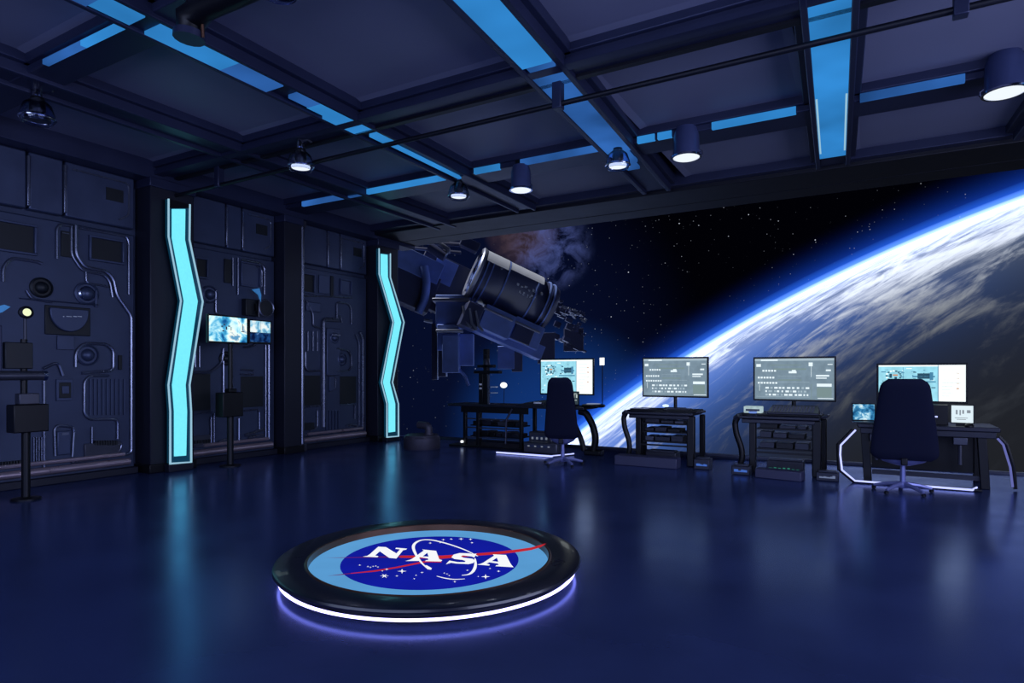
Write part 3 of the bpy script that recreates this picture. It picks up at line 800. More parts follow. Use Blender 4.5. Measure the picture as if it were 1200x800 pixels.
# red vector wing
decal([[(640, 222), (862, 209), (900, 205), (905, 216), (872, 222), (640, 243), (500, 240), (376, 236), (366, 229), (380, 222)],
       [(640, 258), (540, 255), (350, 294), (200, 318), (60, 334), (60, 338), (210, 326), (352, 303), (545, 265), (640, 266)]], ZE + .003, 'red_wing', ER)
m = MB()
q = [((862, 208), ZE + .004), ((1000, 197), ZE + .004), ((1130, 182), .108), ((1215, 170), .138), ((1312, 143), .139)]
p = [((880, 222), ZE + .004), ((1000, 214), ZE + .004), ((1130, 200), .108), ((1215, 187), .138), ((1276, 168), .139)]
for i in range(4):
    m.poly([ept(*q[i][0], q[i][1]), ept(*q[i + 1][0], q[i + 1][1]), ept(*p[i + 1][0], p[i + 1][1]), ept(*p[i][0], p[i][1])])
m.build('red_wing_tip', ER, plat, smooth=False)
decal([[(376, 226), (0, 234), (-110, 236), (0, 237), (376, 233)], [(60, 333), (0, 341), (-90, 352), (0, 346), (60, 339)]], ZE + .0025, 'thin_red_lines', ER2)
# white orbit, drawn as a flat band
def band(P, w, z, name, mt, closed=False):
    pts = [ept(x, y, z) for x, y in P]; m_ = MB(); L = []; Rr = []
    k = len(pts)
    for i in range(k):
        t = (pts[min(i + 1, k - 1)] - pts[max(i - 1, 0)]).normalized(); n_ = Vector((-t.y, t.x, 0))
        ww = w * (.35 + .65 * math.sin(PI * (i + .6) / (k + .2)))
        L.append(pts[i] + n_ * ww); Rr.append(pts[i] - n_ * ww)
    for i in range(k - 1): m_.poly([L[i], L[i + 1], Rr[i + 1], Rr[i]])
    return m_.build(name, mt, plat, smooth=False)
def smooth2(P, k=5):
    out = []
    for i in range(len(P) - 1):
        p0, p1, p2, p3 = P[max(i - 1, 0)], P[i], P[i + 1], P[min(i + 2, len(P) - 1)]
        for j in range(k):
            t = j / k
            out.append(tuple(.5 * (2 * p1[c_] + (p2[c_] - p0[c_]) * t + (2 * p0[c_] - 5 * p1[c_] + 4 * p2[c_] - p3[c_]) * t * t + (3 * p1[c_] - p0[c_] - 3 * p2[c_] + p3[c_]) * t ** 3) for c_ in (0, 1)))
    return out + [P[-1]]
band(smooth2([(556, 303), (520, 276), (484, 228), (461, 176), (470, 145), (510, 124), (570, 122), (640, 136), (720, 160), (800, 190), (872, 226)]), .013, ZE + .009, 'orbit_line', EI)
band(smooth2([(854, 240), (858, 280), (845, 318), (815, 342), (770, 348)]), .012, ZE + .009, 'orbit_line', EI)
band(smooth2([(610, 353), (660, 366), (720, 374), (790, 371)]), .008, ZE + .009, 'orbit_line', EI)
decal([[(524, 286), (545, 284), (578, 302), (574, 313), (552, 310)]], ZE + .010, 'orbit_craft', EI)
def star(x, y, r, k=4):
    P = []
    for i in range(2 * k):
        a = PI * i / k; q_ = r if i % 2 == 0 else r * .26
        P.append((x + 1.5 * q_ * math.cos(a), y + .8 * q_ * math.sin(a)))
    return P
stars = [star(388, 322, 20), star(922, 357, 20), star(275, 352, 20, 6), star(290, 310, 9), star(118, 283, 7), star(516, 330, 8), star(355, 352, 7), star(466, 370, 6), star(478, 348, 6), star(725, 389, 8),
         star(806, 316, 7), star(1005, 322, 9), star(950, 305, 6), star(835, 140, 8), star(826, 118, 9), star(765, 116, 11), star(702, 117, 8), star(652, 121, 8), star(632, 139, 6), star(568, 142, 8), star(875, 356, 5)]
for x, y in ((170, 292), (186, 297), (203, 291), (220, 289), (234, 295), (262, 320), (658, 334), (676, 340), (690, 350)): stars.append(star(x, y, 6))
decal(stars, ZE + .006, 'white_stars', EI)

# ------------------------------------------------------------------ workstations
def monitor(loc, w, h, style, label, rz=0, zc=1.43, foot=.88):
    t = thing('monitor', label, 'monitor', (loc[0], loc[1], foot), rz)
    z = zc - foot
    MB().box(-w / 2, w / 2, 0, .045, z - h / 2, z + h / 2).build('housing', M_black, t, bevel=.008)
    screen_ui(w - .05, h - .055, style, t, 'screen', (0, -.002, z), (1, 0, 0), (0, 0, 1), (0, -1, 0))
    MB().tube([(0, .06, .02), (0, .06, z - h / 4)], .03, 10).build('stand', M_black, t)
    MB().box(-.05, .05, .04, .075, z - h / 4, z).build('mount', M_black, t)
    MB().box(-.16, .16, -.07, .15, 0, .02).build('foot', M_black, t, bevel=.006)
    return t
def chair(name, label, loc, rz, wt, wb, top=1.43, bot=.42):
    t = thing('office_chair', label, 'chair', loc, rz)
    rows = []
    for i in range(25):
        s = i / 24; z = bot + (top - bot) * s
        w_ = wb + (wt - wb) * s ** 1.25
        if s > .88: w_ *= 1 - (1 - math.sqrt(max(0, 1 - ((s - .88) / .12) ** 2 * .96))) * .38
        if s < .12: w_ *= 1 - (1 - math.sqrt(max(0, 1 - ((.12 - s) / .12) ** 2 * .96))) * .3
        th = .055 if 1 < i < 23 else (.045 if 0 < i < 24 else .02)
        y = -.10 - .10 * s + .10 * (1 - (2 * s - .7) ** 2) * .35
        rows.append((0, y, z, w_, th))
    MB().loft(rows, 28, 3.2).build('backrest', M_chair, t)
    MB().loft([(0, .18, .44, wb * .86, .24), (0, .18, .46, wb * .95, .27), (0, .18, .51, wb * .95, .28), (0, .18, .53, wb * .84, .24)], 28, 3.2).build('seat', M_chair, t)
    MB().loft([(0, .12, .34, .09, .12), (0, .12, .385, wb * .62, .19), (0, .14, .44, wb * .8, .23)], 20, 3).build('seat_shell', M_base, t)
    MB().tube([(0, .08, .07), (0, .08, .22), (0, .08, .36)], [.034, .032, .026], 14).build('gas_lift', M_base, t)
    MB().lathe([(.05, .05), (.06, .07), (.055, .12), (.04, .13)], 18, (0, .08, 0)).build('hub', M_base, t)
    for k in range(5):
        a = R(18 + 72 * k) ; d = Vector((math.cos(a), math.sin(a), 0))
        o = Vector((0, .08, 0))
        MB().tube([o + d * .04 + Vector((0, 0, .1)), o + d * .18 + Vector((0, 0, .085)), o + d * .33 + Vector((0, 0, .05))], [.032, .026, .018], 8).build('leg', M_base, t)
        MB().lathe([(.012, 0), (.026, .006), (.026, .03), (.012, .04)], 10, o + d * .33).build('caster', M_black, t)
    MB().box(-.035, .035, -.14, .06, .36, .45).build('back_bracket', M_black, t, bevel=.01)
    return t

# -- cart workstations (two alike)
def cabriole(p, side, h, r=.05):
    x, y = p
    P = [Vector((x + side * .0, y, h)), Vector((x - side * .035, y, h - .07)), Vector((x - side * .02, y, h * .72)), Vector((x + side * .06, y, h * .45)), Vector((x + side * .075, y, h * .26)), Vector((x + side * .02, y, .04)), Vector((x, y, 0))]
    return MB().tube(round_pts(P, .12, 4), r, 10)
def rack_gear(t, x0, x1, y0, y1, levels, seed):
    rnd = random.Random(seed)
    for z in levels:
        MB().box(x0, x1, y0, y1, z, z + .022).build('shelf', M_black, t)
        x = x0 + .04
        while x < x1 - .1:
            w_ = rnd.uniform(.1, .26); w_ = min(w_, x1 - .03 - x); h_ = rnd.uniform(.04, .1)
            u = MB().box(x, x + w_, y0 + .03, y1 - .05, z + .022, z + .022 + h_).build('rack_unit', rnd.choice((M_desk, M_black, M_grey, M_desk)), t, bevel=.005)
            x += w_ + .025
def cart(loc, w, dep, h, label, seed):
    t = thing('console_cart', label, 'desk', loc)
    x0, x1 = -w / 2, w / 2
    MB().box(x0, x1, 0, dep, h - .07, h - .015).build('desktop', M_desk, t, bevel=.015)
    MB().box(x0 + .06, x1 + .02, .06, dep, h - .015, h + .015).build('desk_pad', M_black, t, bevel=.008)
    MB().box(x0 + .06, x1 - .06, .01, .06, h - .13, h - .07).build('apron', M_desk, t, bevel=.01)
    MB().tube([(x0 + .02, -.01, h - .02), (x0 - .03, .02, h - .06), (x0 - .03, .2, h - .035), (x0 + .04, .5, h - .02)], .03, 10).build('corner_handle', M_grey, t)
    MB().tube([(x1 - .02, .2, h - .03), (x1 + .08, .22, h - .01), (x1 + .09, .45, h - .01), (x1 + .02, .5, h - .03)], .018, 8).build('side_handle', M_grey, t)
    cabriole((x0 - .01, .05), 1, h - .06, .045).build('curved_leg', M_black, t)
    MB().box(x0 + .16, x0 + .25, .06, .15, 0, h - .07).build('leg', M_black, t, bevel=.01)
    MB().box(x1 - .1, x1 + .02, .02, .13, 0, h - .07).build('leg', M_black, t, bevel=.015)
    MB().box(x1 - .02, x1 + .06, dep - .14, dep - .04, 0, h - .07).build('leg', M_black, t, bevel=.015)
    MB().box(x0 + .1, x0 + .18, dep - .14, dep - .04, 0, h - .07).build('leg', M_black, t, bevel=.015)
    MB().box(x0 + .25, x1 - .1, .07, .095, h * .34, h * .37).build('cross_rail', M_black, t)
    rack_gear(t, x0 + .26, x1 - .12, .12, dep - .12, (h * .40, h * .58, h * .74), seed)
    return t
c2 = cart((-3.02, 10.1, 0), 1.12, .68, .88, 'black console cart with curved front leg under the left of the two slate monitors', 3)
monitor((-2.87, 10.55), 1.12, .68, 'console', 'slate-lit monitor on the left black cart, crossed behind by the planet rim', zc=1.43, foot=.895)
c3 = cart((-1.19, 9.95, 0), 1.12, .7, .88, 'black console cart with pale box on top, under the right of the two slate monitors', 5)
monitor((-1.02, 10.45), 1.16, .68, 'console', 'slate-lit monitor on the right black cart, before the cloudy planet', zc=1.41, foot=.895)
LED_b = g('tiny_blue_led', (70, 110, 200), .8); LED_g = g('tiny_green_led', (60, 150, 130), .6)
def step_box(loc, w, d, h, label, rz=0):
    return tag(MB().box(-w / 2, w / 2, -d / 2, d / 2, 0, h).build('step_box', M_step, None, bevel=.012, loc=loc), label, 'box')
sb = step_box((-3.13, 9.88, 0), 1.02, .26, .16, 'low slate step box before the left black cart')
sb2 = step_box((-1.12, 9.62, 0), .62, .22, .13, 'low slate step box before the right black cart'); sb2.rotation_euler = (0, 0, R(-8))
# floor units by the carts
def gadget(loc, w, d, h, label, led, seed):
    t = thing('floor_unit', label, 'equipment', loc)
    MB().box(-w / 2, w / 2, -d / 2, d / 2, 0, h).build('case', M_desk, t, bevel=.01)
    rnd = random.Random(seed); m = MB()
    for i in range(7):
        x = -w / 2 + .04 + (w - .1) * i / 6.5; m.box(x, x + .035, -d / 2 - .004, -d / 2, h * .35, h * .35 + rnd.uniform(.015, .04))
    m.build('indicator_leds', led, t)
    MB().box(-w / 2 + .03, w / 2 - .03, -d / 2 + .03, d / 2 - .04, h, h + .02).build('lid', M_grey, t, bevel=.006)
    return t
gadget((-3.0, 10.32, 0), .5, .3, .2, 'dark floor unit with small lights inside the left black cart', LED_b, 1)
gadget((-1.66, 9.78, 0), .26, .2, .13, 'small dark unit with blue lights at the left foot of the right cart', LED_b, 2)
gadget((-1.1, 10.2, 0), .5, .3, .2, 'dark floor unit with green lights inside the right black cart', LED_g, 3)
gadget((-.52, 9.82, 0), .28, .2, .12, 'small dark unit with pale lights at the right foot of the right cart', g('tiny_pale_led', (130, 145, 185), .6), 4)
gadget((-2.28, 10.05, 0), .24, .24, .16, 'small dark unit on the floor right of the left cart', LED_b, 6)
# items on the carts
t = thing('desk_lamp', 'small glowing desk lamp at the front of the left black cart', 'lamp', (-2.92, 10.2, .895))
MB().lathe([(.05, 0), (.05, .012), (.012, .02), (.012, .05)], 14).build('lamp_foot', M_black, t)
MB().lathe([(.035, .05), (.055, .06), (.045, .085), (.001, .095)], 16).build('lamp_bulb', g('soft_bulb', (190, 212, 255), 1.6), t)
pl = thing('paper_tray', 'flat tray of pale papers on the left end of the left cart', 'tray', (-3.32, 10.26, .895))
MB().box(-.2, .2, -.1, .1, 0, .012).build('tray', M_grey, pl, bevel=.004); MB().box(-.17, .1, -.08, .08, .012, .018).build('papers', M_white, pl)
kb = thing('keyboard', 'dark keyboard before the left slate monitor', 'keyboard', (-2.72, 10.32, .895))
MB().box(-.2, .2, -.08, .08, 0, .02).build('keyboard_body', M_desk, kb, bevel=.005)
m = MB()
for r_ in range(4):
    for i in range(11): m.box(-.185 + i * .034, -.157 + i * .034, -.065 + r_ * .034, -.038 + r_ * .034, .02, .027)
m.build('keys', M_grey, kb)
wb_ = thing('device_box', 'pale glowing box device on the left of the right cart', 'device', (-1.55, 10.15, .895))
MB().box(-.13, .13, -.08, .1, 0, .1).build('case', g('pale_device_face', (180, 205, 212), .8, .2, 14), wb_, bevel=.012); MB().box(-.1, .1, -.083, -.08, .03, .06).build('label_strip', M_grey, wb_)
t = thing('desk_lamp', 'small bluish puck lamp before the pale box on the right cart', 'lamp', (-1.54, 10.02, .895))
MB().lathe([(.05, 0), (.06, .01), (.055, .03)], 16).build('lamp_bulb', g('puck', (110, 140, 215), 1.0), t); MB().lathe([(.062, .03), (.062, .04)], 16).build('lamp_body', M_grey, t)
t = thing('control_panel', 'sloped dark control panel with key rows before the right slate monitor', 'panel', (-1.0, 10.05, .895))
a = [(-.33, -.1, 0), (.36, -.1, 0), (.36, .3, 0), (-.33, .3, 0)]; b = [(-.33, -.1, .03), (.36, -.1, .03), (.33, .3, .12), (-.3, .3, .12)]
MB().prism([Vector(p) for p in a], [Vector(p) for p in b]).build('panel_body', M_desk, t, bevel=.006)
m = MB()
for r_ in range(5):
    for i in range(13):
        y = -.06 + r_ * .065; z = .03 + (y + .1) / .4 * .09; m.box(-.28 + i * .045, -.25 + i * .045, y, y + .035, z, z + .012)
m.build('keys', M_grey, t)

# -- right workstation
d4 = thing('desk', 'dark desk with lilac edge lights behind the nearer, larger chair', 'desk', (.62, 10.0, 0))
MB().box(-.78, .82, 0, .82, .74, .80).build('desktop', M_desk, d4, bevel=.012)
MB().box(-.74, .78, .02, .06, .66, .74).build('apron', M_desk, d4, bevel=.008)
for x in (-.7, .62):
    MB().prism([Vector((x, .04, 0)), Vector((x + .1, .04, 0)), Vector((x + .06, .04, .74)), Vector((x - .04, .04, .74))],
               [Vector((x, .14, 0)), Vector((x + .1, .14, 0)), Vector((x + .06, .14, .74)), Vector((x - .04, .14, .74))]).build('leg', M_black, d4, bevel=.008)
    MB().box(x, x + .08, .68, .78, 0, .74).build('leg', M_black, d4, bevel=.008)
MB().box(-.6, .62, .08, .12, .10, .16).build('cross_rail', M_desk, d4)
MB().box(-.6, .62, .70, .74, .12, .74).build('modesty_panel', M_black, d4)
for x in (-.55, .40): MB().tube([(x, .05, .3), (x, .05, .66)], .022, 8).build('actuator', M_grey, d4)
for x, s in ((-.55, 1), (.4, 1)): MB().box(x - .08, x + .08, .0, .12, .56, .66).build('actuator_head', M_grey, d4, bevel=.01)
RL = [(-.80, .05, .70), (-.98, -.08, .49), (-.985, -.12, .36), (-.96, -.2, .16), (-.80, -.27, .035), (.50, -.24, .025), (.56, -.1, .04)]
MB().tube([Vector(p) for p in RL], .012, 8).build('light_rail', E_rail, d4)
MB().tube([Vector(p) for p in [(.80, .1, .66), (.86, .1, .58), (.93, .1, .3), (.955, .1, .05)]], .013, 8).build('light_rail', g('dim_lilac_rail', (110, 116, 190), .8), d4)
MB().tube([Vector(p) for p in [(-.84, .08, .70), (-1.02, -.04, .49), (-1.0, -.16, .16), (-.82, -.24, .02), (.6, -.2, .015)]], .022, 8).build('rail_frame', M_black, d4)
MB().tube([Vector(p) for p in [(.82, .14, .68), (.90, .14, .58), (.97, .14, .3), (.99, .14, .02)]], .022, 8).build('rail_frame', M_black, d4)
monitor((.62, 10.55), 1.08, .56, 'map', 'bright chart monitor behind the larger navy chair', zc=1.36, foot=.80)
lp = thing('laptop', 'small laptop with a blue picture, left of the larger chair', 'laptop', (-.07, 10.16, .80), R(8))
MB().box(-.15, .15, -.1, .1, 0, .018).build('keyboard_base', M_grey, lp, bevel=.004); MB().box(-.15, .15, .09, .11, .018, .27).build('lid', M_black, lp, bevel=.004)
MB().add([(-.135, .088, .035), (.135, .088, .035), (.135, .088, .255), (-.135, .088, .255)], [(0, 1, 2, 3)]).build('screen', S_sea, lp, flip=False)
tb = thing('tablet', 'small white-lit tablet screen on a stand, right of the larger chair', 'tablet', (1.06, 10.2, .80), R(-6))
MB().box(-.13, .13, 0, .018, .03, .28).build('housing', M_black, tb, bevel=.005); MB().box(-.07, .07, -.03, .09, 0, .03).build('stand', M_black, tb)
MB().add([(-.118, -.002, .042), (.118, -.002, .042), (.118, -.002, .268), (-.118, -.002, .268)], [(0, 1, 2, 3)]).build('screen', g('tablet_white', (216, 232, 240), 1.1), tb, flip=False)
m = MB()
for i, (x, z, w_, h_) in enumerate(((-.07, .15, .02, .06), (-.03, .14, .015, .07), (.0, .16, .02, .05), (.05, .17, .04, .04), (-.08, .1, .14, .008), (-.06, .08, .1, .008))):
    m.add([(x, -.003, z), (x + w_, -.003, z), (x + w_, -.003, z + h_), (x, -.003, z + h_)], [(0, 1, 2, 3)])
m.build('screen_graphics', g('tablet_ink', (150, 160, 172), .8), tb, flip=False)
ms = thing('mouse', 'dark mouse on the right end of the light-edged desk', 'mouse', (1.12, 10.05, .80))
MB().loft([(0, 0, 0, .05, .075), (0, 0, .02, .05, .075), (0, .01, .045, .035, .05), (0, .01, .05, .015, .02)], 16, 2.4).build('mouse_body', M_black, ms); MB().box(-.002, .002, .02, .06, .044, .05).build('wheel', M_grey, ms)
db = thing('device_box', 'small black box with a tiny light between chair and tablet', 'device', (.78, 10.22, .80))
MB().box(-.13, .13, 0, .14, 0, .27).build('case', M_black, db, bevel=.006); MB().box(-.02, .01, -.004, 0, .1, .12).build('indicator', E_rail, db)
chair('', 'larger, nearer navy high-back chair before the light-edged desk', (.36, 9.25, 0), R(2), .25, .375)

# -- left workstation
d1 = thing('desk', 'long dark desk with open rack and curved right leg below the spacecraft', 'desk', (-5.95, 10.65, 0))
MB().box(-1.68, 1.38, 0, .7, .82, .87).build('desktop', M_desk, d1, bevel=.012)
MB().box(-1.36, .2, .03, .06, .70, .82).build('apron', M_black, d1)
MB().tube(round_pts([Vector((1.25, .1, .79)), Vector((1.38, .1, .77)), Vector((1.52, .1, .55)), Vector((1.58, .1, .3)), Vector((1.54, .1, .08))], .15, 5), .065, 12).build('curved_leg', M_black, d1)
MB().box(1.38, 1.70, 0, .22, 0, .09).build('leg_foot', M_black, d1, bevel=.02)
MB().tube(round_pts([Vector((1.05, .1, .82)), Vector((1.15, .1, .55)), Vector((1.28, .1, .3)), Vector((1.35, .1, .06))], .15, 5), .05, 12).build('curved_leg', M_black, d1)
for x in (-1.32, -1.0, .0): MB().box(x, x + .07, .04, .11, 0, .82).build('leg', M_black, d1, bevel=.008)
for x in (-1.32, .0): MB().box(x, x + .07, .6, .67, 0, .82).build('leg', M_black, d1, bevel=.008)
for z in (.56, .38, .18): MB().box(-1.3, .05, .05, .075, z, z + .025).build('rack_rail', M_grey, d1)
MB().tube([Vector((-.15, .04, .8)), Vector((-.28, .03, .58)), Vector((-.3, .03, .1))], .022, 8).build('cable_arm', M_grey, d1)
rack_gear(d1, -1.2, -.05, .14, .6, (.20, .42), 11)
MB().box(-1.6, .1, -.06, .66, 0, .035).build('rack_base', M_black, d1, bevel=.01)
MB().lathe([(.03, 0), (.03, .04), (.001, .05)], 10, (-1.3, -.02, .08)).build('indicator_light', E_white, d1)
monitor((-5.06, 10.95), 1.13, .70, 'map', 'bright chart monitor behind the smaller navy chair', zc=1.43, foot=.87)
chair('', 'smaller, farther navy high-back chair before the long dark desk', (-4.36, 9.27, 0), R(16), .19, .28, 1.43, .44)
mast = thing('equipment_mast', 'tall dark equipment mast standing on the left end of the long desk', 'equipment', (-6.83, 10.9, .87))
MB().box(-.05, .05, -.05, .05, 0, 1.12).build('mast_post', M_black, mast, bevel=.008)
MB().box(-.16, -.06, -.05, .05, 0, .62).build('side_post', M_black, mast, bevel=.008)
MB().box(.065, .09, -.06, -.03, 0, .6).build('pale_bar', M_rib, mast)
MB().box(-.28, .34, -.06, .06, .62, .68).build('cross_arm', M_black, mast, bevel=.01); MB().box(-.2, .2, -.05, .05, .74, .80).build('cross_arm', M_black, mast, bevel=.01)
MB().lathe([(.075, .8), (.06, .9), (.04, .96), (.055, 1.0), (.03, 1.12)], 16).build('mast_head', M_desk, mast)
for z in (.34, .22): MB().box(.14, .27, -.07, .0, z, z + .018).build('small_tray', M_white, mast); MB().box(.05, .16, -.05, -.03, z, z + .012).build('tray_arm', M_black, mast)
for z in (.38, .3): MB().box(-.14, -.08, -.054, -.05, z, z + .035).build('indicator_light', M_white, mast)
dl = thing('desk_lamp', 'round white glowing lamp disc on a thin stem above the long desk', 'lamp', (-6.45, 10.95, .87))
MB().lathe([(.07, 0), (.07, .012), (.01, .02)], 16).build('lamp_foot', M_black, dl); MB().tube([(0, 0, .01), (0, .03, .38)], .007, 6).build('lamp_stem', M_black, dl)
MB().lathe([(.001, -.02), (.075, -.015), (.082, .0), (.075, .012), (.001, .016)], 22, (0, .0, .385), (Vector((1, 0, 0)), Vector((0, 0, .72)), Vector((0, -1, 0)))).build('lamp_disc', E_white, dl)
cl = thing('wedge_console', 'dark wedge console with a pale front edge left of the smaller chair', 'equipment', (-5.72, 10.85, .87))
a = [(-.32, -.16, 0), (.3, -.16, 0), (.3, .1, 0), (-.32, .1, 0)]; b = [(-.28, -.14, .01), (.3, -.16, .07), (.3, .1, .12), (-.2, .1, .05)]
MB().prism([Vector(p) for p in a], [Vector(p) for p in b]).build('console_body', M_desk, cl, bevel=.005); MB().box(.1, .26, -.175, -.155, .045, .075).build('pale_edge', M_white, cl)
st_ = thing('status_tag', 'small white lit tag beside the top right corner of the left chart monitor', 'light', (-4.40, 11.12, .87))
MB().box(-.045, .045, 0, .02, .78, .92).build('tag_face', E_white, st_); MB().tube([(0, .03, 0), (0, .03, .8)], .01, 6).build('tag_stem', M_black, st_); MB().lathe([(.06, 0), (.06, .012), (.01, .016)], 14, (0, .03, 0)).build('tag_foot', M_black, st_)
tb = thing('tablet', 'small grey tablet display right of the smaller chair back', 'tablet', (-4.86, 10.72, .87), R(-4))
MB().box(-.17, .17, 0, .02, .03, .29).build('housing', M_black, tb, bevel=.004); MB().box(-.08, .08, -.02, .08, 0, .03).build('stand', M_black, tb)
m = MB(); m.add([(-.155, -.002, .05), (.155, -.002, .05), (.155, -.002, .275), (-.155, -.002, .275)], [(0, 1, 2, 3)])
m.build('screen', g('tablet_slate', (60, 74, 84), .8), tb, flip=False)
m = MB()
for x, z, w_, h_ in ((-.13, .1, .03, .14), (-.09, .12, .03, .1), (-.04, .1, .02, .15), (0, .14, .04, .1), (.07, .12, .06, .012), (.07, .16, .012, .08), (.11, .17, .03, .06), (.07, .24, .06, .012)):
    m.add([(x, -.003, z), (x + w_, -.003, z), (x + w_, -.003, z + h_), (x, -.003, z + h_)], [(0, 1, 2, 3)])
m.build('screen_graphics', g('tablet_pale', (196, 210, 206), .9), tb, flip=False)
sp = thing('round_pad', 'round dark pad with a bright oval top at the right end of the long desk', 'device', (-4.44, 10.80, .87))
MB().lathe([(.2, 0), (.22, .02), (.21, .05), (.14, .06)], 24).build('pad_base', M_black, sp); MB().lathe([(.14, .055), (.12, .07), (.001, .075)], 24).build('pad_top', g('pad_glow', (150, 165, 205), .7), sp)
# pale machines beneath
for i, (x, y, w_, h_, lb) in enumerate(((-5.55, 10.95, .5, .36, 'tall grey machine block under the long desk, left of the smaller chair'), (-5.35, 10.55, .7, .2, 'low grey machine with white lights on the floor behind the smaller chair'))):
    t = thing('floor_unit', lb, 'equipment', (x, y, 0))
    MB().box(-w_ / 2, w_ / 2, -.14, .14, 0, h_).build('case', M_grey, t, bevel=.02); MB().box(-w_ * .42, w_ * .3, -.15, -.13, h_ * .55, h_ * .8).build('face_plate', M_wall2, t, bevel=.008)
    m = MB()
    for k in range(4): m.box(-w_ * .36 + k * w_ * .2, -w_ * .36 + k * w_ * .2 + .04, -.155, -.15, h_ * .6, h_ * .72)
    m.build('indicator_leds', g('unit_led', (150, 160, 180), .5), t)
fr = thing('floor_light_rail', 'thin lilac light rail on the floor left of the smaller chair', 'light', (-5.4, 10.0, 0))
MB().tube([Vector(p) for p in [(-.66, .02, .022), (.48, .02, .022), (.66, .42, .024), (.70, .5, .03)]], .014, 8).build('light_tube', E_rail, fr)
MB().tube([Vector(p) for p in [(-.68, .05, .012), (.5, .05, .012), (.68, .45, .012), (.72, .52, .012)]], .012, 6).build('rail_base', M_black, fr)

# drum with an elbow pipe in the far corner
dr = thing('drum', 'squat dull steel drum with an elbow pipe, by the farther zigzag light', 'drum', (-7.75, 9.95, 0))
MB().lathe([(.35, 0), (.36, .02), (.36, .22), (.34, .24), (.33, .27), (.30, .285), (.001, .29)], 32).build('drum_body', M_barrel, dr)
MB().tube(round_pts([Vector((.17, 0, .27)), Vector((.17, 0, .46)), Vector((-.08, 0, .47))], .1, 5), .075, 14).build('elbow_pipe', M_barrel, dr)
MB().lathe([(.1, 0), (.1, .03)], 16, (.17, 0, .285)).build('pipe_flange', M_barrel, dr)

# ------------------------------------------------------------------ outside: planet
AXIS = Vector((.34774, .58657, -.73144)); DP = 3000.; AL = R(62)
PCN = Vector((0, 0, EYE)) + AXIS * DP; PR = DP * math.sin(AL)
def sphere(name, r, mt, parent, n=256, k=160):
    # only the cap that can be seen, finely divided, closed by the remaining coarse sphere
    top = -AXIS
    ax = (top.orthogonal().normalized(), top.cross(top.orthogonal()).normalized(), top)
    prof = [(r * math.sin(a), r * math.cos(a)) for a in [PI * .25 * i / k for i in range(k)]] + [(r * math.sin(a), r * math.cos(a)) for a in [PI * .25 + PI * .75 * i / 60 for i in range(61)]]
    o = MB().lathe(prof, n, (0, 0, 0), ax).build(name, mt, parent)
    o.data.polygons.foreach_set('use_smooth', [True] * len(o.data.polygons))
    return o
mp = bpy.data.materials.new('planet_surface'); mp.use_nodes = True
t = mp.node_tree; b = t.nodes['Principled BSDF']
def N(ty, **k):
    n = t.nodes.new(ty)
    for a_, b_ in k.items(): setattr(n, a_, b_)
    return n
L = t.links.new
tc = N('ShaderNodeTexCoord'); nv = N('ShaderNodeVectorMath', operation='NORMALIZE'); L(tc.outputs['Object'], nv.inputs[0])
def hitn(px, py):
    d = ray(px, py).normalized(); Cc = AXIS * DP; bq = d.dot(Cc); qq = bq * bq - DP * DP + PR * PR
    return (d * (bq - math.sqrt(max(qq, 0))) - Cc).normalized()
def pmask(px, py, inner, outer):
    d = N('ShaderNodeVectorMath', operation='DOT_PRODUCT'); L(nv.outputs[0], d.inputs[0]); d.inputs[1].default_value = hitn(px, py)
    m_ = N('ShaderNodeMapRange', interpolation_type='SMOOTHSTEP'); L(d.outputs['Value'], m_.inputs[0])
    m_.inputs[1].default_value = math.cos(R(outer)); m_.inputs[2].default_value = math.cos(R(inner)); return m_.outputs[0]
def noise(scale, det, dist, rough=.55, vec=None):
    n = N('ShaderNodeTexNoise'); L(vec or nv.outputs[0], n.inputs['Vector']); n.inputs['Scale'].default_value = scale; n.inputs['Detail'].default_value = det
    n.inputs['Distortion'].default_value = dist; n.inputs['Roughness'].default_value = rough; return n.outputs['Fac']
def pm(op, a, b_=None, clamp=False):
    n = N('ShaderNodeMath', operation=op, use_clamp=clamp)
    for i, v in enumerate((a, b_)):
        if v is None: continue
        if isinstance(v, (int, float)): n.inputs[i].default_value = v
        else: L(v, n.inputs[i])
    return n.outputs[0]
def mr(v, a, b_, c=0., d=1.):
    n = N('ShaderNodeMapRange', interpolation_type='SMOOTHSTEP'); L(v, n.inputs[0]); n.inputs[1].default_value = a; n.inputs[2].default_value = b_; n.inputs[3].default_value = c; n.inputs[4].default_value = d; return n.outputs[0]
def pmix(f, a, b_):
    n = N('ShaderNodeMix', data_type='RGBA')
    if isinstance(f, float): n.inputs[0].default_value = f
    else: L(f, n.inputs[0])
    for i, v in ((6, a), (7, b_)):
        if isinstance(v, tuple): n.inputs[i].default_value = v
        else: L(v, n.inputs[i])
    return n.outputs[2]
t1 = (hitn(1050, 360) - hitn(1000, 400)); t1.normalize()
t3 = hitn(1000, 400); t2 = t3.cross(t1).normalized(); t1 = t2.cross(t3)
def dotc(vec, sc):
    d = N('ShaderNodeVectorMath', operation='DOT_PRODUCT'); L(nv.outputs[0], d.inputs[0]); d.inputs[1].default_value = vec * sc; return d.outputs['Value']
cb = N('ShaderNodeCombineXYZ'); L(dotc(t1, .42), cb.inputs[0]); L(dotc(t2, 1.), cb.inputs[1]); L(dotc(t3, 1.), cb.inputs[2])
big = noise(11, 3, 1.0); fine = noise(30, 10, 2.6, .62, cb.outputs[0]); wisp = noise(95, 8, 2.2, .6, cb.outputs[0])
cl_ = pm('ADD', pm('MULTIPLY', big, .42), pm('ADD', pm('MULTIPLY', fine, .46), pm('MULTIPLY', wisp, .18)))
painted_shade = pmask(1215, 640, 0, 13.5)           # shade painted into ocean and cloud colour at the lower right
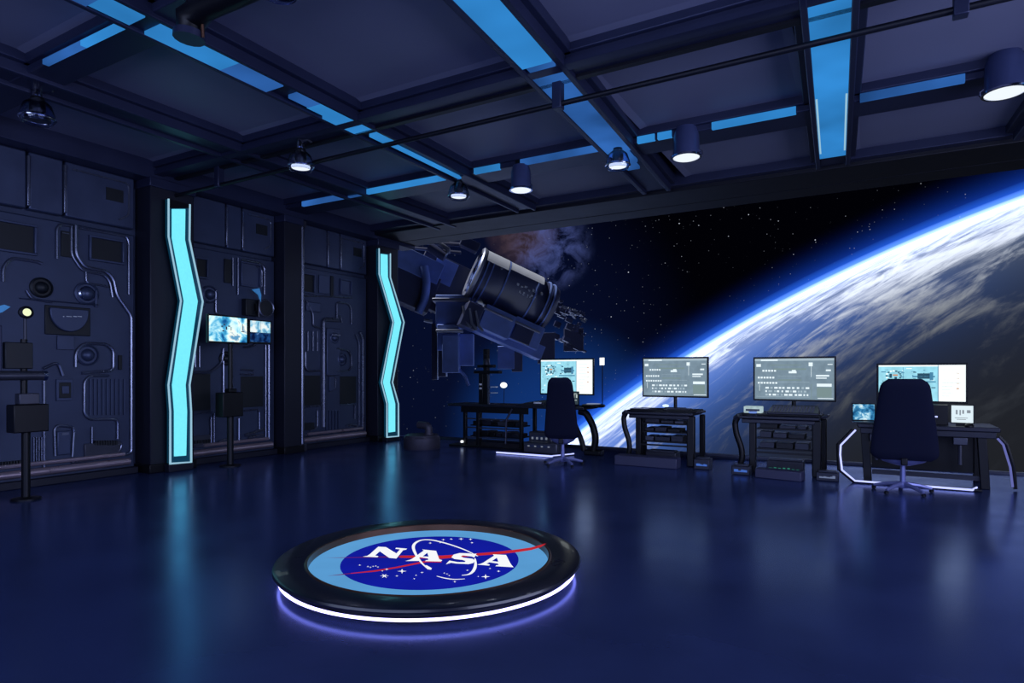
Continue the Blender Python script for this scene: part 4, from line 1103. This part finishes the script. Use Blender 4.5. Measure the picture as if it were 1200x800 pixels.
bluesea = pmask(810, 525, 1, 9.5)
north = pmask(1020, 300, 3, 12)           # thick cloud belt
cov = pm('ADD', pm('SUBTRACT', cl_, pm('ADD', pm('MULTIPLY', painted_shade, .05), pm('MULTIPLY', bluesea, .07))), pm('MULTIPLY', north, .04))
cloud = mr(cov, .44, .64)
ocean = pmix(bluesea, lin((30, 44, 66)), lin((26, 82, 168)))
ocean = pmix(painted_shade, ocean, lin((6, 8, 12)))
cloudc = pmix(painted_shade, lin((206, 212, 220)), lin((28, 32, 38)))
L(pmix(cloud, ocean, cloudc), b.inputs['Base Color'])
b.inputs['Roughness'].default_value = .8; b.inputs['Specular IOR Level'].default_value = .1
planet = thing('planet', 'huge cloudy blue planet with glowing rim seen through the open wall', 'planet', PCN)
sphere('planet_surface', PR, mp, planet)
def air(h, rgb, lum):              # emission painted in for sunlit haze, dimmed towards the planet's shaded side
    m_ = bpy.data.materials.new('painted_haze_glow'); m_.use_nodes = True; tt = m_.node_tree; tt.nodes.clear()
    e = tt.nodes.new('ShaderNodeEmission'); e.inputs[0].default_value = lin(rgb)
    k = lum / (2.83 * PR * math.sqrt(h))
    c_ = tt.nodes.new('ShaderNodeTexCoord'); n_ = tt.nodes.new('ShaderNodeVectorMath'); n_.operation = 'NORMALIZE'; tt.links.new(c_.outputs['Object'], n_.inputs[0])
    d_ = tt.nodes.new('ShaderNodeVectorMath'); d_.operation = 'DOT_PRODUCT'; tt.links.new(n_.outputs[0], d_.inputs[0]); d_.inputs[1].default_value = hitn(1180, 560)
    r_ = tt.nodes.new('ShaderNodeMapRange'); r_.interpolation_type = 'SMOOTHSTEP'; tt.links.new(d_.outputs['Value'], r_.inputs[0])
    r_.inputs[1].default_value = math.cos(R(15)); r_.inputs[2].default_value = math.cos(R(3)); r_.inputs[3].default_value = k; r_.inputs[4].default_value = k * .04
    tt.links.new(r_.outputs[0], e.inputs[1])
    o = tt.nodes.new('ShaderNodeOutputMaterial'); tt.links.new(e.outputs[0], o.inputs['Volume'])
    return sphere('atmosphere', PR * (1 + h), m_, planet, 256, 160)
for h_, c_, l_ in ((.0115, (48, 120, 245), .45), (.0070, (130, 186, 255), .75), (.0038, (226, 239, 255), 1.0), (.0017, (250, 252, 255), 1.0)):
    air(h_, c_, l_)
# the tall thin outer air: thins out with height, glow dimmed to paint the shaded side
HA = .037
o = sphere('atmosphere', PR * (1 + HA), None, planet, 256, 160)
m_ = bpy.data.materials.new('thin_high_air'); m_.use_nodes = True; tt = m_.node_tree; tt.nodes.clear()
o.data.materials.clear(); o.data.materials.append(m_)
c_ = tt.nodes.new('ShaderNodeTexCoord'); n_ = tt.nodes.new('ShaderNodeVectorMath'); n_.operation = 'LENGTH'; tt.links.new(c_.outputs['Object'], n_.inputs[0])
r_ = tt.nodes.new('ShaderNodeMapRange'); tt.links.new(n_.outputs['Value'], r_.inputs[0])
r_.inputs[1].default_value = PR; r_.inputs[2].default_value = PR * (1 + HA); r_.inputs[3].default_value = 1; r_.inputs[4].default_value = 0
p_ = tt.nodes.new('ShaderNodeMath'); p_.operation = 'POWER'; tt.links.new(r_.outputs[0], p_.inputs[0]); p_.inputs[1].default_value = 2.6
q_ = tt.nodes.new('ShaderNodeMath'); q_.operation = 'MULTIPLY'; tt.links.new(p_.outputs[0], q_.inputs[0]); q_.inputs[1].default_value = 1 / 330
e = tt.nodes.new('ShaderNodeEmission'); e.inputs[0].default_value = lin((18, 58, 165)); 
n2_ = tt.nodes.new('ShaderNodeVectorMath'); n2_.operation = 'NORMALIZE'; tt.links.new(c_.outputs['Object'], n2_.inputs[0])
d_ = tt.nodes.new('ShaderNodeVectorMath'); d_.operation = 'DOT_PRODUCT'; tt.links.new(n2_.outputs[0], d_.inputs[0]); d_.inputs[1].default_value = hitn(1180, 560)
k_ = tt.nodes.new('ShaderNodeMapRange'); k_.interpolation_type = 'SMOOTHSTEP'; tt.links.new(d_.outputs['Value'], k_.inputs[0])
k_.inputs[1].default_value = math.cos(R(16)); k_.inputs[2].default_value = math.cos(R(4)); k_.inputs[3].default_value = 1; k_.inputs[4].default_value = .03
x_ = tt.nodes.new('ShaderNodeMath'); x_.operation = 'MULTIPLY'; tt.links.new(q_.outputs[0], x_.inputs[0]); tt.links.new(k_.outputs[0], x_.inputs[1])
tt.links.new(x_.outputs[0], e.inputs[1])
w_ = tt.nodes.new('ShaderNodeOutputMaterial'); tt.links.new(e.outputs[0], w_.inputs['Volume'])
m_.cycles.volume_step_rate = .08

# ------------------------------------------------------------------ outside: spacecraft
M_hull = mat('hull_dark', (56, 64, 104), rough=.45, metal=.0, var=.3, scale=.5, bump=.05, bscale=3, coat=1)
M_hull.node_tree.nodes['Principled BSDF'].inputs['Coat Roughness'].default_value = .34
M_hull2 = mat('hull_blue_panel', (126, 152, 226), rough=.5, metal=.3, var=.3, scale=.6)
M_hull3 = mat('hull_pale_edge', (150, 156, 178), rough=.4, metal=.4, var=.2, scale=.6)
M_mark = mat('hull_white_marks', (225, 230, 240), rough=.5, var=.05)
A = at(555, 320, 79); B = at(645, 362, 81.5)
u = (B - A).normalized(); ctr = (A + B) / 2; Lh = (B - A).length
view = (ctr - Vector((0, 0, EYE))).normalized()
w = (Vector((0, 0, 1)) - u * u.z).normalized(); v = u.cross(w).normalized()
if v.dot(view) > 0: v = -v
ship = thing('spacecraft', 'dark spacecraft with a banded cylindrical hull floating before the nebula', 'spacecraft', ctr)
HX = (v, w, u)
def sp3(px, py, d): return at(px, py, d) - ctr
r0 = 3.3; r1 = 3.0
h = Lh / 2
MB().lathe([(r0 * .78, -h + .25), (r0 * .8, -h + .1), (r0, -h), (r0 * 1.02, -h + .5), (r0 * .985, -h + .6), (r0 * .98, -h + 3.6), (r0 * .965, -h + 3.7), (r0 * .96, -h + 7.6), (r1 * 1.0, -h + 7.9), (r1 * .98, h - 1.9), (r1 * 1.0, h - 1.8), (r1 * 1.0, h - 1.2), (r1 * .97, h - 1.1), (r1 * .99, h - .5), (r1 * .9, h), (r1 * .5, h + .15)], 64, (0, 0, 0), HX).build('hull', M_hull, ship)
for z, rr in ((-h + .9, 1.0), (-h + 1.6, .995), (-h + 3.65, 1.0), (-h + 7.7, .985), (h - 1.5, .945), (h - .8, .93)):
    MB().lathe([(r0 * rr * .97, z - .09), (r0 * rr * 1.01, z - .09), (r0 * rr * 1.01, z + .09), (r0 * rr * .97, z + .09)], 64, (0, 0, 0), HX, True).build('hull_band', M_hull2, ship)
MB().lathe([(r0 * .8, -h + .02), (r0 * 1.0, -h - .12), (r0 * 1.06, -h + .05), (r0 * 1.03, -h + .4), (r0 * .99, -h + .42), (r0 * .8, -h + .3)], 64, (0, 0, 0), HX, True).build('end_collar', M_hull3, ship)
MB().lathe([(.001, -h + .1), (r0 * .5, -h + .02), (r0 * .74, -h + .12), (r0 * .8, -h + .3)], 48, (0, 0, 0), HX).build('end_cap', M_hull2, ship)
for a, q, hw in ((20, .4, (.12, .3, .3)), (75, .5, (.1, .2, .45)), (150, .35, (.14, .4, .3)), (215, .5, (.1, .25, .3)), (290, .45, (.12, .3, .4))):
    a = R(a); c = (v * math.cos(a) + w * math.sin(a)) * r0 * q + u * (-h + .04)
    MB().obox(c, (u, v, w), hw).build('cap_fitting', M_hull, ship, bevel=.03)
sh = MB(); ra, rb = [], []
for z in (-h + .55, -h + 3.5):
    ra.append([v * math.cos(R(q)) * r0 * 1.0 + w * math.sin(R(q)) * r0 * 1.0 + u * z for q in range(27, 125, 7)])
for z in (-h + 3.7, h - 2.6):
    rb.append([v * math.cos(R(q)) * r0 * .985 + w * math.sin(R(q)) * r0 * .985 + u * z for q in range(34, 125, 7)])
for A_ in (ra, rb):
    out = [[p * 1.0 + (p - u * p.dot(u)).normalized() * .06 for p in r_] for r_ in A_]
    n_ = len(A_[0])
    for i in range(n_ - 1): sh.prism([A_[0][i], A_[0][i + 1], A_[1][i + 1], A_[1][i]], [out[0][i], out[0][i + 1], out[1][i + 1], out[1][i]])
sh.build('painted_highlight', mat('hull_highlight_paint', (190, 196, 212), rough=.4, var=.12, scale=.8), ship)  # pale strip that paints the sun's highlight along the hull top
mk = MB(); rnd = random.Random(4)
for r_, (z0, n_) in enumerate(((-.2, 6), (.35, 5))):
    for i in range(n_):
        a = R(8 - r_ * 15); z = z0 + i * .48
        n_hat = v * math.cos(a) + w * math.sin(a); tg = v * -math.sin(a) + w * math.cos(a)
        for q in range(2): mk.obox(n_hat * (r0 * .965) + u * (z + rnd.uniform(-.1, .1)) + tg * rnd.uniform(-.22, .22), (u, tg, n_hat), (rnd.uniform(.05, .16), rnd.uniform(.05, .14), .02))
mk.build('hull_markings', M_mark, ship)
for z, a in ((-h + 2.6, 25), (h - 2.6, 10)):
    n_hat = v * math.cos(R(a)) + w * math.sin(R(a)); MB().lathe([(.22, 0), (.2, .1), (.08, .16)], 14, n_hat * r0 * .96 + u * z, (u, n_hat.cross(u), n_hat)).build('sensor_dome', M_hull3, ship)
def sbox(px, py, d, hu, hv, hw, name, mt, ax=None, bev=.06):
    return MB().obox(sp3(px, py, d), ax or (u, v, w), (hu, hv, hw)).build(name, mt, ship, bevel=bev)
# underslung beam and pods
sbox(588, 394, 80, 5.6, 1.2, .9, 'lower_beam', M_hull2)
sbox(580, 378, 78, 2.0, 1.6, 1.5, 'cargo_pod', M_hull2); sbox(580, 369, 77.6, 2.05, 1.65, .12, 'pod_lid', M_hull3)
sbox(614, 391, 80, 2.0, 1.5, 1.5, 'cargo_pod', M_hull2); sbox(612, 383, 79.6, 2.1, 1.55, .14, 'pod_lid', M_hull3)
sbox(612, 392, 78.4, 1.3, .2, 1.0, 'pod_window', M_hull, bev=.1)
sbox(551, 371, 76, 1.0, 1.5, 1.5, 'coupling_block', M_hull)
for k in range(3): MB().tube([sp3(543 + k * 7, 358 + k * 3, 74.5), sp3(545 + k * 8, 376 + k * 3, 74.5), sp3(552 + k * 7, 384 + k * 2, 74.5)], .16, 8).build('coupling_strut', M_hull3, ship)
# pylon on the left
UP = (Vector((cy, sy, 0)), Vector((-sy, cy, 0)), Vector((0, 0, 1)))
sbox(533, 366, 80, 2.2, 2.0, 2.0, 'pylon_block', M_hull2, UP); sbox(530, 353, 79, 2.3, 2.0, .2, 'pylon_edge', M_hull3, UP)
sbox(526, 396, 79, 1.3, 1.6, 1.6, 'pylon_block', M_hull2, UP); sbox(527, 388, 77.2, 1.6, 1.0, .16, 'pylon_edge', M_hull3, UP)
sbox(529, 415, 78, 1.0, 1.4, 2.3, 'pylon_fin', M_hull2, UP); sbox(519, 410, 80, .5, 1.0, 3.4, 'pylon_fin', M_hull, UP); sbox(547, 410, 80, .9, 1.0, 2.0, 'pylon_fin', M_hull2, UP)
sbox(510, 412, 81, .35, .8, 3.6, 'pylon_fin', M_hull, UP)
sbox(593, 419, 83, 1.1, .9, 1.5, 'lower_fin', M_hull2, UP); sbox(606, 424, 84, .7, .9, 1.3, 'lower_fin', M_hull, UP)
# upper left mass
sbox(487, 312, 82, 3.3, 2.0, 1.4, 'shoulder_block', M_hull2); sbox(482, 338, 82, 3.0, 2.0, 2.4, 'shoulder_block', M_hull)
sbox(470, 300, 83, 2.6, 1.8, .9, 'shoulder_block', M_hull2)
sbox(516, 335, 84, 3.6, 1.0, 3.6, 'dark_bulkhead', M_hull); sbox(520, 318, 83.2, 1.5, .3, 1.6, 'hatch_panel', M_hull2)
MB().tube(round_pts([sp3(497, 312, 80), sp3(500, 330, 80), sp3(498, 350, 80), sp3(490, 366, 80)], 1.2), .55, 12).build('bent_pipe', M_hull2, ship)
MB().tube([sp3(503, 289, 78), sp3(522, 301, 78)], .62, 14).build('thruster', M_hull, ship); MB().tube([sp3(515, 285, 78), sp3(525, 292, 78), sp3(525, 297, 78)], .28, 10).build('thruster_arm', M_hull3, ship)
MB().tube([sp3(500, 284, 80), sp3(560, 288, 80)], .3, 8).build('upper_truss', M_hull, ship); MB().tube([sp3(480, 290, 81), sp3(540, 296, 81)], .22, 8).build('upper_truss', M_hull, ship)
sbox(550, 287, 80, 1.2, .8, .6, 'upper_box', M_hull)
MB().tube([sp3(497, 375, 79), sp3(507, 377, 79)], .22, 8).build('sensor_rod', M_hull3, ship)
MB().tube(round_pts([sp3(537, 432, 78), sp3(545, 440, 78), sp3(549, 452, 78)], .5), .2, 8).build('landing_arm', M_hull2, ship)
# tail clutter
gm = MB(); rnd = random.Random(9)
for i in range(46):
    px = rnd.uniform(650, 686); py = 352 + (px - 650) * .55 + rnd.uniform(-4, 44); d = rnd.uniform(86, 96)
    gm.obox(sp3(px, py, d), (u, v, w), (rnd.uniform(.15, .55), rnd.uniform(.2, .5), rnd.uniform(.1, .45)))
gm.build('tail_machinery', M_hull, ship)
gm = MB()
for i in range(12):
    px = rnd.uniform(655, 690); gm.obox(sp3(px, 352 + (px - 650) * .62 + rnd.uniform(-3, 3), 88), (u, v, w), (rnd.uniform(.15, .4), .2, rnd.uniform(.08, .2)))
gm.build('tail_lights', M_hull3, ship)
sbox(640, 408, 90, 1.2, .8, 2.2, 'tail_fin', M_hull, UP); sbox(672, 398, 92, 1.4, .8, 1.7, 'tail_fin', M_hull, UP)

# ------------------------------------------------------------------ nesting of sub-parts, groups, joined pieces
NEST = {'lamp_rim': 'lamp_body', 'lamp_lens': ('lamp_body', 'lamp_bowl'), 'lamp_clip': 'lamp_body', 'lamp_ring': 'lamp_bowl', 'screen': ('housing', 'lid'), 'screen_graphics': ('housing', 'screen_picture'),
        'caster': 'leg', 'keys': ('keyboard_body', 'panel_body'), 'light_panel': 'back_plate', 'edge_light': 'back_plate', 'top_cap': 'back_plate', 'screen_picture': 'large_screen', 'papers': 'tray',
        'indicator_leds': 'case', 'face_plate': 'case', 'label_strip': 'case', 'elbow_pipe': 'drum_body', 'pipe_flange': 'drum_body', 'wheel': 'mouse_body', 'white_letters': 'dark_blue_disc',
        'letter_counters': 'dark_blue_disc', 'red_wing': 'dark_blue_disc', 'red_wing_tip': 'dark_blue_disc', 'orbit_line': 'dark_blue_disc', 'orbit_craft': 'dark_blue_disc', 'white_stars': 'dark_blue_disc',
        'hull_band': 'hull', 'painted_highlight': 'hull', 'end_collar': 'hull', 'end_cap': 'hull', 'hull_markings': 'hull', 'sensor_dome': 'hull', 'cap_fitting': 'hull', 'actuator_head': 'actuator', 'rack_unit': 'shelf'}
base = lambda o: o.name.split('.')[0]
for o in list(bpy.data.objects):
    p = o.parent
    if not p or p.parent or p.type != 'EMPTY': continue
    want = NEST.get(base(o))
    if not want: continue
    want = (want,) if isinstance(want, str) else want
    sib = [c for c in kids(p) if base(c) in want]
    if not sib: continue
    if base(o) in ('caster', 'rack_unit'):
        cc = lambda q: sum((Vector(k) for k in q.bound_box), Vector()) / 8
        sib.sort(key=lambda q: (cc(q) - cc(o)).length)
    o.parent = sib[0]
GROUPS = {'ceiling_spotlight': 'can spotlights under the ceiling beams', 'ceiling_dome_lamp': 'glass dome lamps under the ceiling beams', 'zigzag_light': 'cyan zigzag wall lights', 'pillar': 'dark wall pillars',
          'office_chair': 'navy high-back chairs', 'console_cart': 'black console carts', 'monitor': 'lit desk monitors', 'step_box': 'slate step boxes', 'screen_kiosk': 'black screen kiosks', 'floor_unit': 'dark units on the floor'}
for o in bpy.data.objects:
    if o.parent is None and base(o) in GROUPS: o['group'] = GROUPS[base(o)]
    if base(o) in ('screen_graphics', 'keys', 'vent_teeth', 'hull_markings', 'ribbed_plate', 'indicator_leds', 'tail_machinery', 'tail_lights', 'hatch_marking', 'white_stars'): o['kind'] = 'stuff'
